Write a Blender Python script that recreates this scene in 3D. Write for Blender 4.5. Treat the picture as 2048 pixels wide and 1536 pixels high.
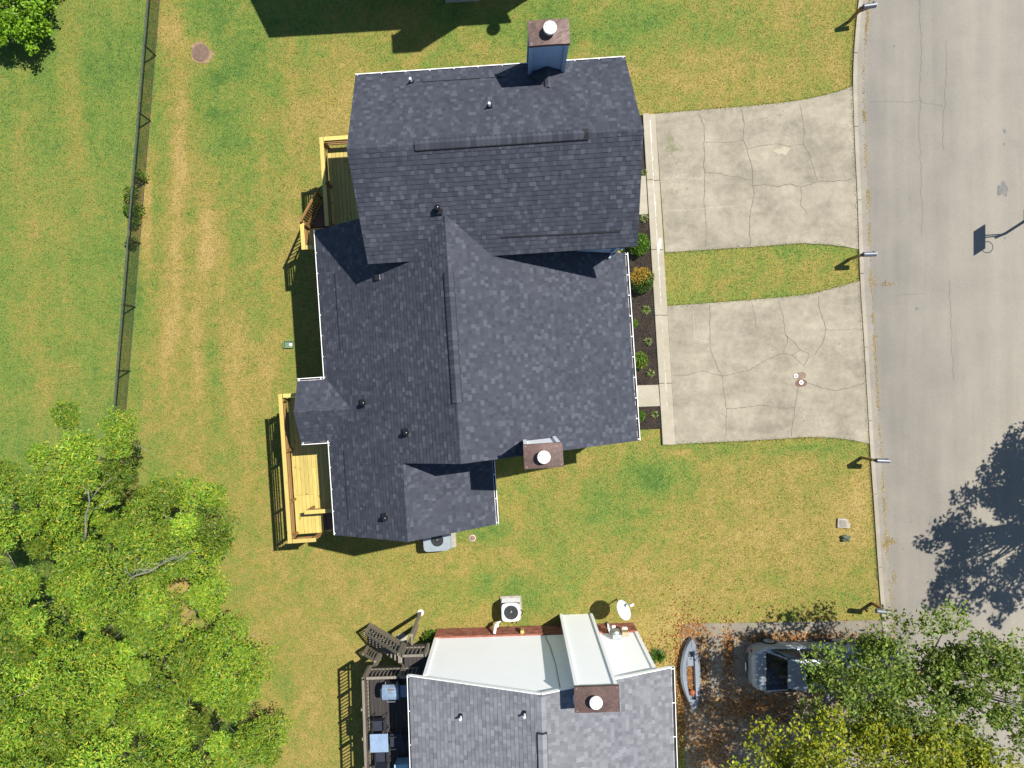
import bpy, bmesh, math, random
import numpy as np
from mathutils import Vector, Matrix

# ------------------------------------------------------------------ clear
for o in list(bpy.data.objects):
    bpy.data.objects.remove(o)
scene = bpy.context.scene
col = scene.collection
random.seed(7)
rng = np.random.default_rng(11)

# ------------------------------------------------------------------ camera, sky, sun, exposure
CAM_H = 29.0                     # drone height over the lawn in metres
FPX = 1422.0                     # focal length in photograph pixels (2048 wide)
cam_d = bpy.data.cameras.new('camera')
cam = bpy.data.objects.new('camera', cam_d)
col.objects.link(cam)
cam.location = (0, 0, CAM_H)     # looks straight down, picture top = +Y
cam_d.sensor_fit = 'HORIZONTAL'
cam_d.sensor_width = 36.0
cam_d.lens = 36.0 * FPX / 2048.0
cam_d.clip_end = 2000
scene.camera = cam

SUN_A, SUN_B = -0.49, -0.315     # shadow shift per metre of height
sun_dir = Vector((SUN_A, SUN_B, -1.0)).normalized()
sun_el = math.asin(-sun_dir.z)
sun_az = math.atan2(-sun_dir.x, -sun_dir.y)

world = bpy.data.worlds.new('World')
scene.world = world
world.use_nodes = True
wn = world.node_tree
bg = wn.nodes['Background']
sky = wn.nodes.new('ShaderNodeTexSky')
sky.sky_type = 'NISHITA'
sky.sun_disc = False
sky.sun_elevation = sun_el
sky.sun_rotation = sun_az
wn.links.new(sky.outputs[0], bg.inputs[0])
bg.inputs[1].default_value = 0.086
sky.dust_density = 0.15
sky.ozone_density = 3.0

sun_d = bpy.data.lights.new('sun', 'SUN')
sun_d.energy = 5.0
sun_d.angle = math.radians(0.53)
sun_d.color = (1.0, 0.955, 0.88)
sun = bpy.data.objects.new('sun', sun_d)
col.objects.link(sun)
sun.location = (30, 20, 60)
sun.rotation_euler = sun_dir.to_track_quat('-Z', 'Y').to_euler()

vs = scene.view_settings
vs.view_transform = 'Standard'
vs.look = 'None'
vs.gamma = 1.0
vs.use_curve_mapping = False
vs.exposure = 0.72
scene.cycles.max_bounces = 6
scene.cycles.transparent_max_bounces = 6

# ------------------------------------------------------------------ helpers
def W(px, py, z=0.0):
    """survey point: a spot of the aerial photograph at height z, in metres"""
    return Vector(((px - 1024) / FPX * (CAM_H - z), (768 - py) / FPX * (CAM_H - z), z))

class Fr:
    """a building's own axes: u to the right, v upwards, turned by deg"""
    def __init__(s, deg):
        t = math.radians(deg); s.t = t; s.c = math.cos(t); s.s = math.sin(t)
    def __call__(s, u, v, z=0.0):
        return Vector((u * s.c - v * s.s, u * s.s + v * s.c, z))
    def inv(s, p):
        return Vector((p.x * s.c + p.y * s.s, -p.x * s.s + p.y * s.c, p.z))

class MB:
    def __init__(s):
        s.v = []; s.f = []; s.c = []
    def add(s, vs_, fs, c=None):
        n = len(s.v)
        s.v += [tuple(p) for p in vs_]
        s.f += [tuple(i + n for i in f) for f in fs]
        s.c += [c] * len(fs)
        return s
    def hexa(s, p, c=None):
        """8 corners: bottom ring 0-3, top ring 4-7"""
        return s.add(p, [(3, 2, 1, 0), (4, 5, 6, 7), (0, 1, 5, 4), (1, 2, 6, 5), (2, 3, 7, 6), (3, 0, 4, 7)], c)
    def box(s, ctr, size, rz=0.0, c=None):
        cx, cy, cz = ctr; a, b, h = size[0] / 2, size[1] / 2, size[2] / 2
        co, si = math.cos(rz), math.sin(rz); p = []
        for z in (-h, h):
            for x, y in ((-a, -b), (a, -b), (a, b), (-a, b)):
                p.append((cx + x * co - y * si, cy + x * si + y * co, cz + z))
        return s.hexa(p, c)
    def beam(s, p0, p1, w, h, c=None, up=(0, 0, 1)):
        p0 = Vector(p0); p1 = Vector(p1); d = (p1 - p0).normalized(); up = Vector(up)
        if abs(d.dot(up)) > 0.98: up = Vector((0, 1, 0))
        sd = d.cross(up).normalized(); u = sd.cross(d).normalized()
        A = sd * (w / 2); B = u * (h / 2); p = []
        for b in (-B, B):
            p += [p0 - A + b, p0 + A + b, p1 + A + b, p1 - A + b]
        return s.hexa(p, c)
    def tube(s, pts, rad, n=8, c=None, cap=True):
        pts = [Vector(p) for p in pts]
        if not hasattr(rad, '__len__'): rad = [rad] * len(pts)
        rings = []; k = len(s.v)
        for i, p in enumerate(pts):
            d = (pts[min(i + 1, len(pts) - 1)] - pts[max(i - 1, 0)]).normalized()
            up = Vector((0, 0, 1)) if abs(d.z) < 0.9 else Vector((1, 0, 0))
            a = d.cross(up).normalized(); b = a.cross(d)
            for j in range(n):
                t = 2 * math.pi * j / n
                s.v.append(tuple(p + (a * math.cos(t) + b * math.sin(t)) * rad[i]))
        nf = 0
        for i in range(len(pts) - 1):
            for j in range(n):
                s.f.append((k + i * n + j, k + i * n + (j + 1) % n, k + (i + 1) * n + (j + 1) % n, k + (i + 1) * n + j)); nf += 1
        if cap:
            s.f.append(tuple(k + j for j in range(n))[::-1]); s.f.append(tuple(k + (len(pts) - 1) * n + j for j in range(n))); nf += 2
        s.c += [c] * nf
        return s
    def lathe(s, ctr, prof, n=24, c=None, sx=1, sy=1):
        """prof: list of (radius, z); open ends are capped"""
        k = len(s.v); cx, cy, cz = ctr; nf = 0
        for r, z in prof:
            for j in range(n):
                t = 2 * math.pi * j / n
                s.v.append((cx + r * math.cos(t) * sx, cy + r * math.sin(t) * sy, cz + z))
        for i in range(len(prof) - 1):
            for j in range(n):
                s.f.append((k + i * n + j, k + i * n + (j + 1) % n, k + (i + 1) * n + (j + 1) % n, k + (i + 1) * n + j)); nf += 1
        s.f.append(tuple(k + j for j in range(n))[::-1]); s.f.append(tuple(k + (len(prof) - 1) * n + j for j in range(n))); nf += 2
        s.c += [c] * nf
        return s
    def prism(s, poly, z0, z1, c=None):
        n = len(poly); p = [(q[0], q[1], z0) for q in poly] + [(q[0], q[1], z1) for q in poly]
        f = [tuple(range(n))[::-1], tuple(range(n, 2 * n))] + [(i, (i + 1) % n, n + (i + 1) % n, n + i) for i in range(n)]
        return s.add(p, f, c)
    def mesh(s, name, org=(0, 0, 0), mat=None, smooth=False):
        me = bpy.data.meshes.new(name)
        o = Vector(org)
        me.from_pydata([(p[0] - o.x, p[1] - o.y, p[2] - o.z) for p in s.v], [], s.f)
        if any(c is not None for c in s.c):
            a = me.attributes.new('Col', 'FLOAT_COLOR', 'FACE')
            for i, c in enumerate(s.c):
                c = c or (0.5, 0.5, 0.5)
                a.data[i].color = (c[0], c[1], c[2], 1)
        if mat: me.materials.append(mat)
        if smooth: me.polygons.foreach_set('use_smooth', [True] * len(me.polygons))
        me.update()
        return me
    def build(s, name, mat, parent=None, smooth=False, bevel=0, kind=None):
        org = root_loc(parent)
        me = s.mesh(name, org, mat, smooth)
        return link(name, me, parent, bevel=bevel, kind=kind)

def root_loc(p):
    if p is None: return Vector((0, 0, 0))
    l = p.location.copy()
    while p.parent: p = p.parent; l += p.location
    return l

def link(name, me, parent=None, loc=None, rot=None, bevel=0, kind=None):
    o = bpy.data.objects.new(name, me); col.objects.link(o)
    if parent: o.parent = parent
    if loc is not None: o.location = Vector(loc) - root_loc(parent)
    if rot is not None: o.rotation_euler = rot
    if bevel:
        m = o.modifiers.new('bevel', 'BEVEL'); m.width = bevel; m.segments = 2; m.limit_method = 'ANGLE'
    if kind: o['kind'] = kind
    return o

def tag(o, label=None, cat=None, group=None, kind=None):
    if label: o['label'] = label
    if cat: o['category'] = cat
    if group: o['group'] = group
    if kind: o['kind'] = kind
    return o

def thing(name, label, cat, loc=(0, 0, 0), group=None):
    o = bpy.data.objects.new(name, None); col.objects.link(o)
    o.empty_display_size = 0.2; o.location = loc
    return tag(o, label, cat, group)

def np_mesh(name, verts, quads, colors=None, mat=None):
    """verts (n,3), faces (m,k) with k = 3 or 4, colors (m,3)"""
    me = bpy.data.meshes.new(name)
    m, k = quads.shape
    me.vertices.add(len(verts)); me.vertices.foreach_set('co', np.ascontiguousarray(verts, dtype=np.float32).ravel())
    me.loops.add(m * k); me.loops.foreach_set('vertex_index', np.ascontiguousarray(quads, dtype=np.int32).ravel())
    me.polygons.add(m); me.polygons.foreach_set('loop_start', np.arange(0, m * k, k, dtype=np.int32))
    if colors is not None:
        a = me.attributes.new('Col', 'FLOAT_COLOR', 'FACE')
        c4 = np.ones((m, 4), dtype=np.float32); c4[:, :3] = colors
        a.data.foreach_set('color', c4.ravel())
    if mat: me.materials.append(mat)
    me.update(calc_edges=True)
    return me

# ------------------------------------------------------------------ materials
def new_mat(name):
    m = bpy.data.materials.new(name); m.use_nodes = True
    nt = m.node_tree; nt.nodes.clear()
    out = nt.nodes.new('ShaderNodeOutputMaterial')
    b = nt.nodes.new('ShaderNodeBsdfPrincipled')
    nt.links.new(b.outputs[0], out.inputs[0])
    return m, nt, b

def nd(nt, kind, **kw):
    n = nt.nodes.new('ShaderNode' + kind)
    for k, v in kw.items():
        if k in n.inputs: n.inputs[k].default_value = v
        else: setattr(n, k, v)
    return n

def ramp(nt, fac, stops, interp='LINEAR'):
    r = nt.nodes.new('ShaderNodeValToRGB'); r.color_ramp.interpolation = interp
    e = r.color_ramp.elements
    while len(e) < len(stops): e.new(0.5)
    for i, (p, c) in enumerate(stops):
        e[i].position = p; e[i].color = (c[0], c[1], c[2], 1) if hasattr(c, '__len__') else (c, c, c, 1)
    nt.links.new(fac, r.inputs[0])
    return r.outputs[0]

def noise(nt, vec, scale, detail=4, rough=0.55, dist=0.0):
    n = nd(nt, 'TexNoise'); n.inputs['Scale'].default_value = scale; n.inputs['Detail'].default_value = detail
    n.inputs['Roughness'].default_value = rough; n.inputs['Distortion'].default_value = dist
    if vec is not None: nt.links.new(vec, n.inputs['Vector'])
    return n.outputs[0]

def mixc(nt, fac, a, b, mode='MIX'):
    m = nt.nodes.new('ShaderNodeMix'); m.data_type = 'RGBA'; m.blend_type = mode
    for sock, v in ((m.inputs[0], fac), (m.inputs[6], a), (m.inputs[7], b)):
        if hasattr(v, 'is_linked') or hasattr(v, 'links'): nt.links.new(v, sock)
        elif hasattr(v, '__len__'): sock.default_value = (v[0], v[1], v[2], 1)
        else: sock.default_value = v
    return m.outputs[2]

def mth(nt, op, a, b=0.0, c=None):
    m = nt.nodes.new('ShaderNodeMath'); m.operation = op
    for i, v in enumerate((a, b, c)):
        if v is None: continue
        if hasattr(v, 'links'): nt.links.new(v, m.inputs[i])
        else: m.inputs[i].default_value = v
    return m.outputs[0]

def bump(nt, b, h, strength=0.3, dist=0.01):
    n = nt.nodes.new('ShaderNodeBump'); n.inputs['Strength'].default_value = strength; n.inputs['Distance'].default_value = dist
    nt.links.new(h, n.inputs['Height']); nt.links.new(n.outputs[0], b.inputs['Normal'])

def mapped(nt, scale=(1, 1, 1), rz=0.0, coord='Object'):
    tc = nt.nodes.new('ShaderNodeTexCoord'); mp = nt.nodes.new('ShaderNodeMapping')
    mp.inputs['Scale'].default_value = scale; mp.inputs['Rotation'].default_value = (0, 0, rz)
    nt.links.new(tc.outputs[coord], mp.inputs[0])
    return mp.outputs[0]

def simple(name, c, rough=0.6, var=0.15, scale=6.0, metal=0.0, bmp=0.0, c2=None, spec=0.5):
    m, nt, b = new_mat(name)
    v = mapped(nt)
    f = noise(nt, v, scale, 5)
    lo = tuple(x * (1 - var) for x in c); hi = c2 if c2 else tuple(min(1, x * (1 + var)) for x in c)
    nt.links.new(ramp(nt, f, [(0.3, lo), (0.7, hi)]), b.inputs['Base Color'])
    b.inputs['Roughness'].default_value = rough; b.inputs['Metallic'].default_value = metal
    b.inputs['Specular IOR Level'].default_value = spec
    if bmp: bump(nt, b, noise(nt, v, scale * 8, 4), bmp, 0.01)
    return m

M = {}
M['white_siding'] = simple('white_siding', (0.925, 0.92, 0.92), 0.45, 0.012, 1.5)
M['white_metal'] = simple('white_metal', (0.82, 0.82, 0.80), 0.4, 0.04, 3)
M['white_cap'] = simple('white_cap', (0.78, 0.77, 0.72), 0.45, 0.12, 9)
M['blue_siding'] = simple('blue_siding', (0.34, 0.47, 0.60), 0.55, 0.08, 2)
M['dark_gap'] = simple('dark_gap', (0.012, 0.012, 0.014), 0.8, 0.1)
M['black_plastic'] = simple('black_plastic', (0.012, 0.012, 0.014), 0.25, 0.2, 8)
M['black_metal'] = simple('black_metal', (0.02, 0.022, 0.022), 0.4, 0.2, 8)
M['fence_rail'] = simple('fence_rail', (0.050, 0.060, 0.050), 0.75, 0.25, 5)
M['fence_wire'] = simple('fence_wire', (0.016, 0.022, 0.016), 0.5, 0.2, 5)
M['steel'] = simple('steel', (0.55, 0.57, 0.58), 0.3, 0.1, 6, metal=0.7)
M['galv'] = simple('galv', (0.40, 0.43, 0.45), 0.4, 0.1, 6, metal=0.5)
M['ac_blue'] = simple('ac_blue', (0.25, 0.29, 0.31), 0.4, 0.08, 4)
M['ac_white'] = simple('ac_white', (0.60, 0.61, 0.60), 0.45, 0.08, 5)
M['ac_dark'] = simple('ac_dark', (0.03, 0.032, 0.035), 0.5, 0.3, 12)
M['fan_metal'] = simple('fan_metal', (0.42, 0.42, 0.42), 0.3, 0.3, 5, metal=0.8)
M['soffit'] = simple('soffit', (0.72, 0.70, 0.66), 0.6, 0.05)
M['rubber'] = simple('rubber', (0.015, 0.015, 0.016), 0.8, 0.2)
M['glass_dark'] = simple('glass_dark', (0.006, 0.008, 0.012), 0.06, 0.1, 2)
M['car_paint'] = simple('car_paint', (0.23, 0.26, 0.29), 0.40, 0.04, 3, metal=0.25)
M['car_trim'] = simple('car_trim', (0.05, 0.055, 0.06), 0.5, 0.2)
M['red_lens'] = simple('red_lens', (0.25, 0.01, 0.01), 0.2, 0.1)
M['plastic_grey'] = simple('plastic_grey', (0.18, 0.205, 0.24), 0.5, 0.12, 2.5)
M['kayak_in'] = simple('kayak_in', (0.20, 0.22, 0.25), 0.6, 0.2, 4)
M['ball'] = simple('ball', (0.30, 0.075, 0.025), 0.6, 0.15, 20)
M['green_plastic'] = simple('green_plastic', (0.12, 0.20, 0.10), 0.6, 0.25, 10)
M['post_wood'] = simple('post_wood', (0.24, 0.16, 0.045), 0.7, 0.3, 12, bmp=0.2)
M['stone'] = simple('stone', (0.33, 0.30, 0.25), 0.85, 0.25, 7, bmp=0.4)
M['moss_rock'] = simple('moss_rock', (0.10, 0.13, 0.08), 0.9, 0.5, 9, bmp=0.5)
M['grill_blue'] = simple('grill_blue', (0.16, 0.23, 0.33), 0.35, 0.3, 3, c2=(0.26, 0.34, 0.44))
M['table_top'] = simple('table_top', (0.22, 0.30, 0.42), 0.25, 0.15, 3)
M['chair_dark'] = simple('chair_dark', (0.016, 0.02, 0.035), 0.6, 0.2, 10)
M['sky_blue'] = simple('sky_blue', (0.30, 0.50, 0.62), 0.5, 0.1, 4)
M['terracotta'] = simple('terracotta', (0.32, 0.22, 0.14), 0.8, 0.2, 8)
M['bark'] = simple('bark', (0.20, 0.17, 0.13), 0.9, 0.35, 9, bmp=0.6)
M['bark_grey'] = simple('bark_grey', (0.27, 0.25, 0.215), 0.9, 0.3, 9, bmp=0.6)
M['paper'] = simple('paper', (0.40, 0.30, 0.18), 0.7, 0.15)
M['asphalt_crack'] = simple('asphalt_crack', (0.135, 0.125, 0.108), 0.95, 0.3, 20)
M['crack'] = simple('crack', (0.145, 0.128, 0.10), 0.95, 0.4, 25)
M['crack_pale'] = simple('crack_pale', (0.42, 0.39, 0.32), 0.95, 0.1, 25)
M['wash'] = simple('wash', (0.46, 0.445, 0.40), 0.8, 0.14, 6)
M['stud'] = simple('stud', (0.45, 0.36, 0.34), 0.5, 0.2)

def chimney_cap_mat():
    m, nt, b = new_mat('rusty_cap'); v = mapped(nt)
    f = noise(nt, v, 2.2, 5, 0.6, 1.2); g = noise(nt, v, 14, 4)
    c = ramp(nt, f, [(0.28, (0.050, 0.033, 0.029)), (0.5, (0.105, 0.058, 0.047)), (0.72, (0.155, 0.085, 0.066))])
    c = mixc(nt, 0.35, c, ramp(nt, g, [(0.35, (0.06, 0.04, 0.034)), (0.7, (0.15, 0.09, 0.07))]))
    nt.links.new(c, b.inputs['Base Color']); b.inputs['Roughness'].default_value = 0.55; b.inputs['Metallic'].default_value = 0.2
    return m
M['rust'] = chimney_cap_mat()

def shingle_mat(name, tint):
    m, nt, b = new_mat(name); v = mapped(nt)
    a = nt.nodes.new('ShaderNodeAttribute'); a.attribute_name = 'Col'
    g = noise(nt, v, 160, 3, 0.7); wv = noise(nt, v, 0.55, 4, 0.6)
    c = mixc(nt, 1.0, a.outputs[0], ramp(nt, g, [(0.3, 0.72), (0.7, 1.28)]), 'MULTIPLY')
    c = mixc(nt, 1.0, c, ramp(nt, wv, [(0.3, tint[0]), (0.7, tint[1])]), 'MULTIPLY')
    nt.links.new(c, b.inputs['Base Color']); b.inputs['Roughness'].default_value = 0.82
    b.inputs['Specular IOR Level'].default_value = 0.35
    bump(nt, b, g, 0.35, 0.004)
    return m
M['shingle_dark'] = shingle_mat('shingle_dark', ((0.90, 0.90, 0.92), (1.10, 1.08, 1.05)))
M['shingle_grey'] = shingle_mat('shingle_grey', ((0.92, 0.92, 0.95), (1.06, 1.06, 1.04)))

def wood_mat(name, base, dark, light, knots=True, rough=0.7, dirt=0.0):
    """grain runs along the piece's longest local direction (local Y)"""
    m, nt, b = new_mat(name)
    tc = nt.nodes.new('ShaderNodeTexCoord'); oi = nt.nodes.new('ShaderNodeObjectInfo')
    add = nt.nodes.new('ShaderNodeVectorMath'); add.operation = 'MULTIPLY_ADD'
    comb = nt.nodes.new('ShaderNodeCombineXYZ')
    for i in range(3): nt.links.new(oi.outputs['Random'], comb.inputs[i])
    nt.links.new(comb.outputs[0], add.inputs[0]); add.inputs[1].default_value = (31.0, 57.0, 13.0)
    nt.links.new(tc.outputs['Object'], add.inputs[2])
    mp = nt.nodes.new('ShaderNodeMapping'); mp.inputs['Scale'].default_value = (14, 0.9, 14); nt.links.new(add.outputs[0], mp.inputs[0])
    g = noise(nt, mp.outputs[0], 2.2, 5, 0.6)
    c = ramp(nt, g, [(0.25, dark), (0.5, base), (0.78, light)])
    tint = ramp(nt, oi.outputs['Random'], [(0.0, 0.84), (1.0, 1.12)])
    c = mixc(nt, 1.0, c, tint, 'MULTIPLY')
    if knots:
        mk = nt.nodes.new('ShaderNodeMapping'); mk.inputs['Scale'].default_value = (5.0, 2.2, 5.0); nt.links.new(add.outputs[0], mk.inputs[0])
        vo = nt.nodes.new('ShaderNodeTexVoronoi'); vo.inputs['Scale'].default_value = 1.0; nt.links.new(mk.outputs[0], vo.inputs['Vector'])
        k = ramp(nt, vo.outputs['Distance'], [(0.07, 1.0), (0.16, 0.0)])
        c = mixc(nt, k, c, tuple(x * 0.38 for x in dark))
    if dirt:
        mp2 = nt.nodes.new('ShaderNodeMapping'); mp2.inputs['Scale'].default_value = (7, 0.8, 7); nt.links.new(add.outputs[0], mp2.inputs[0])
        n2 = noise(nt, mp2.outputs[0], 1.6, 5, 0.7)
        c = mixc(nt, ramp(nt, n2, [(0.62, 0.0), (0.75, dirt)]), c, (0.20, 0.17, 0.145))
    nt.links.new(c, b.inputs['Base Color']); b.inputs['Roughness'].default_value = rough
    bump(nt, b, g, 0.25, 0.003)
    return m
M['deck_new'] = wood_mat('deck_new', (0.47, 0.365, 0.095), (0.38, 0.28, 0.065), (0.54, 0.43, 0.135))
M['rail_new'] = wood_mat('rail_new', (0.52, 0.40, 0.105), (0.43, 0.32, 0.075), (0.58, 0.46, 0.145))
M['stair_brown'] = wood_mat('stair_brown', (0.125, 0.062, 0.038), (0.085, 0.042, 0.026), (0.17, 0.09, 0.055))
M['post_brown'] = wood_mat('post_brown', (0.26, 0.135, 0.042), (0.18, 0.09, 0.028), (0.33, 0.18, 0.06))
M['deck_old'] = wood_mat('deck_old', (0.034, 0.028, 0.026), (0.020, 0.017, 0.016), (0.060, 0.050, 0.046), knots=False, dirt=0.55)
M['rail_old'] = wood_mat('rail_old', (0.20, 0.17, 0.13), (0.12, 0.10, 0.08), (0.30, 0.26, 0.20), knots=False)

def brick_mat():
    m, nt, b = new_mat('brick'); v = mapped(nt)
    a = nt.nodes.new('ShaderNodeAttribute'); a.attribute_name = 'Col'
    c = mixc(nt, 1.0, a.outputs[0], ramp(nt, noise(nt, v, 30, 4), [(0.3, 0.7), (0.7, 1.3)]), 'MULTIPLY')
    nt.links.new(c, b.inputs['Base Color']); b.inputs['Roughness'].default_value = 0.85
    return m
M['brick'] = brick_mat()
M['mortar'] = simple('mortar', (0.22, 0.16, 0.13), 0.9, 0.2, 20)

def leaf_mat(name, trans=0.28, rough=0.5):
    m = bpy.data.materials.new(name); m.use_nodes = True; nt = m.node_tree; nt.nodes.clear()
    out = nt.nodes.new('ShaderNodeOutputMaterial')
    a = nt.nodes.new('ShaderNodeAttribute'); a.attribute_name = 'Col'
    v = mapped(nt); c = mixc(nt, 1.0, a.outputs[0], ramp(nt, noise(nt, v, 1.3, 3), [(0.3, 0.80), (0.7, 1.08)]), 'MULTIPLY')
    b = nt.nodes.new('ShaderNodeBsdfPrincipled'); nt.links.new(c, b.inputs['Base Color']); b.inputs['Roughness'].default_value = rough
    b.inputs['Specular IOR Level'].default_value = 0.3
    t = nt.nodes.new('ShaderNodeBsdfTranslucent')
    nt.links.new(mixc(nt, 1.0, c, (1.25, 1.2, 0.5), 'MULTIPLY'), t.inputs[0])
    mx = nt.nodes.new('ShaderNodeMixShader'); mx.inputs[0].default_value = trans
    nt.links.new(b.outputs[0], mx.inputs[1]); nt.links.new(t.outputs[0], mx.inputs[2]); nt.links.new(mx.outputs[0], out.inputs[0])
    return m
M['leaf'] = leaf_mat('leaf')
M['dead_leaf'] = leaf_mat('dead_leaf', 0.15, 0.7)

# --- lawn: straw and green patches; blobs are (x, y, radius_x, radius_y, dryness shift)
def pxb(px, py, rx, ry, s):
    p = W(px, py); return (p.x, p.y, rx / 49.0, ry / 49.0, s)
LAWN_BLOBS = [
    pxb(352, 520, 17, 190, 0.42), pxb(362, 300, 15, 130, 0.36), pxb(412, 470, 17, 100, 0.42), pxb(448, 560, 12, 150, 0.22), pxb(395, 650, 12, 160, 0.24), pxb(520, 420, 16, 220, 0.16), pxb(330, 700, 10, 110, .3), pxb(470, 780, 30, 110, .2), pxb(660, 220, 110, 60, 0.20), pxb(345, 60, 30, 40, 0.30),
    pxb(403, 112, 34, 40, 0.30), pxb(290, 420, 14, 100, 0.5), pxb(296, 250, 6, 160, 0.25), pxb(262, 420, 16, 60, 0.3), pxb(1450, 150, 240, 45, 0.20), pxb(500, 700, 110, 330, 0.14),
    pxb(620, 1300, 220, 200, 0.14), pxb(1500, 1080, 240, 120, 0.12), pxb(1320, 1280, 80, 90, 0.34), pxb(1725, 985, 22, 60, 0.30),
    pxb(560, 715, 40, 50, 0.2), pxb(40, 250, 90, 140, 0.10), pxb(355, 1185, 50, 60, 0.3), pxb(1690, 1060, 40, 60, 0.25),
    pxb(470, 90, 80, 150, -0.22), pxb(300, 300, 12, 200, -0.1), pxb(1300, 960, 70, 40, -0.42), pxb(1020, 1180, 90, 35, -0.20),
    pxb(1180, 60, 220, 70, -0.24), pxb(450, 300, 60, 160, -0.16), pxb(150, 520, 190, 420, -0.08), pxb(1240, 1010, 60, 60, -0.15),
    pxb(1640, 500, 60, 30, -0.12), pxb(1450, 600, 200, 14, -0.2), pxb(1600, 900, 160, 22, -0.25), pxb(930, 1170, 90, 50, -0.12),
    pxb(970, 1065, 30, 18, -0.3), pxb(760, 30, 220, 60, -0.2), pxb(1380, 890, 60, 20, -0.15), pxb(1360, 905, 22, 8, 0.5),
]
def vnoise(x, y, seed):
    """smooth value noise in numpy, about 0..1"""
    xi = np.floor(x).astype(np.int64); yi = np.floor(y).astype(np.int64); fx = x - xi; fy = y - yi
    fx = fx * fx * (3 - 2 * fx); fy = fy * fy * (3 - 2 * fy)
    def h(a, b):
        n = (a * 374761393 + b * 668265263 + seed * 1442695041) & 0x7fffffff
        n = (n ^ (n >> 13)) * 1274126177 & 0x7fffffff
        return ((n ^ (n >> 16)) & 0xffff) / 65535.0
    return (h(xi, yi) * (1 - fx) + h(xi + 1, yi) * fx) * (1 - fy) + (h(xi, yi + 1) * (1 - fx) + h(xi + 1, yi + 1) * fx) * fy
def fbm(x, y, seed, o=3):
    t = 0; a = 0.5; k = 0
    for i in range(o):
        t = t + a * vnoise(x * 2 ** i, y * 2 ** i, seed + i); k += a; a *= 0.5
    return t / k
def lawn_dry(x, y):
    """how straw-dry the turf is at a place: 0 lush .. 1 straw"""
    wx_ = x + 1.1 * (fbm(x * 0.5, y * 0.5, 31, 3) - .5) * 2; wy_ = y + 1.1 * (fbm(x * 0.5, y * 0.5, 41, 3) - .5) * 2
    n2 = fbm(wx_ * 0.9 * .83 + wy_ * .37, wy_ * 0.9 * .83 - wx_ * .37, 3, 5)
    n6 = fbm(wx_ * 2.6 - wy_ * .9, wy_ * 2.6 + wx_ * .9, 61, 3)
    d = 0.57 + 0.16 * (fbm(x * 0.2, y * 0.2, 1) - .5) + 0.34 * (n2 - .5) + (n6 - .5) * np.where(x < -15.2, .20, .46) - np.where(x < -15.2, .17, 0) - .08 * np.clip((-x - 6) / 3, 0, 1) * (x > -15.2)
    west = np.clip((-7 - x) / 2, 0, 1)
    d = d + (fbm(x * 1.0 + y * 0.07, y * 0.16, 9, 3) - 0.5) * 0.50 * west
    for (bx, by, rx, ry, s_) in LAWN_BLOBS:
        r2 = ((x - bx) / rx) ** 2 + ((y - by) / ry) ** 2 + (n2 - 0.5) * 2.2
        d = d + s_ * np.exp(-np.maximum(r2, 0))
    return d
def lawn_mat():
    m, nt, b = new_mat('lawn'); geo = nt.nodes.new('ShaderNodeNewGeometry'); P = geo.outputs['Position']
    a = nt.nodes.new('ShaderNodeAttribute'); a.attribute_name = 'dry'
    n4 = noise(nt, P, 4.5, 4, 0.65); n5 = noise(nt, P, 20, 3, 0.7)
    d = mth(nt, 'ADD', a.outputs['Fac'], mth(nt, 'MULTIPLY', mth(nt, 'SUBTRACT', n4, 0.5), 0.85))
    d = mth(nt, 'ADD', d, mth(nt, 'MULTIPLY', mth(nt, 'SUBTRACT', n5, 0.5), 0.75))
    c = ramp(nt, d, LAWN_RAMP)
    c = mixc(nt, 1.0, c, ramp(nt, n5, [(0.28, 0.64), (0.5, 1.0), (0.74, 1.36)]), 'MULTIPLY')
    nt.links.new(c, b.inputs['Base Color']); b.inputs['Roughness'].default_value = 0.85
    b.inputs['Specular IOR Level'].default_value = 0.15
    bump(nt, b, n5, 0.7, 0.04)
    return m
LAWN_RAMP = [(0.05, (0.070, 0.138, 0.026)), (0.30, (0.126, 0.186, 0.034)), (0.50, (0.184, 0.196, 0.040)),
             (0.68, (0.246, 0.202, 0.050)), (0.95, (0.335, 0.245, 0.082))]
M['lawn'] = lawn_mat()

def concrete_mat(name, dark, mid, light, warm=0.0, spots=0.0):
    m, nt, b = new_mat(name); v = mapped(nt)
    n1 = noise(nt, v, 0.7, 5, 0.62, 0.5); n2 = noise(nt, v, 4.0, 6, 0.7); n3 = noise(nt, v, 38, 3, 0.7)
    s = mapped(nt, (0.5, 3.0, 1), math.radians(-4)); n4 = noise(nt, s, 0.8, 4, 0.6)
    f = mth(nt, 'ADD', mth(nt, 'MULTIPLY', n1, 0.55), mth(nt, 'ADD', mth(nt, 'MULTIPLY', n2, 0.35), mth(nt, 'MULTIPLY', n4, 0.2)))
    dk9 = lambda q: tuple(x * 0.89 for x in q)
    c = ramp(nt, f, [(0.40, dk9(dark)), (0.55, dk9(mid)), (0.68, dk9(light))])
    c = mixc(nt, 1.0, c, ramp(nt, n3, [(0.3, 0.86), (0.7, 1.12)]), 'MULTIPLY')
    if spots:
        n6 = noise(nt, v, 9, 5, 0.8); msk = mth(nt, 'MULTIPLY', ramp(nt, n6, [(0.56, 0.0), (0.66, 1.0)]), ramp(nt, noise(nt, v, 0.5, 2), [(0.52, 0.0), (0.64, spots)]))
        c = mixc(nt, msk, c, tuple(x * 0.6 for x in dark))
    nt.links.new(c, b.inputs['Base Color']); b.inputs['Roughness'].default_value = 0.88
    bump(nt, b, n3, 0.25, 0.005)
    return m
M['drive'] = concrete_mat('drive', (0.205, 0.180, 0.130), (0.300, 0.264, 0.195), (0.385, 0.340, 0.250), spots=0.9)
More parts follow.
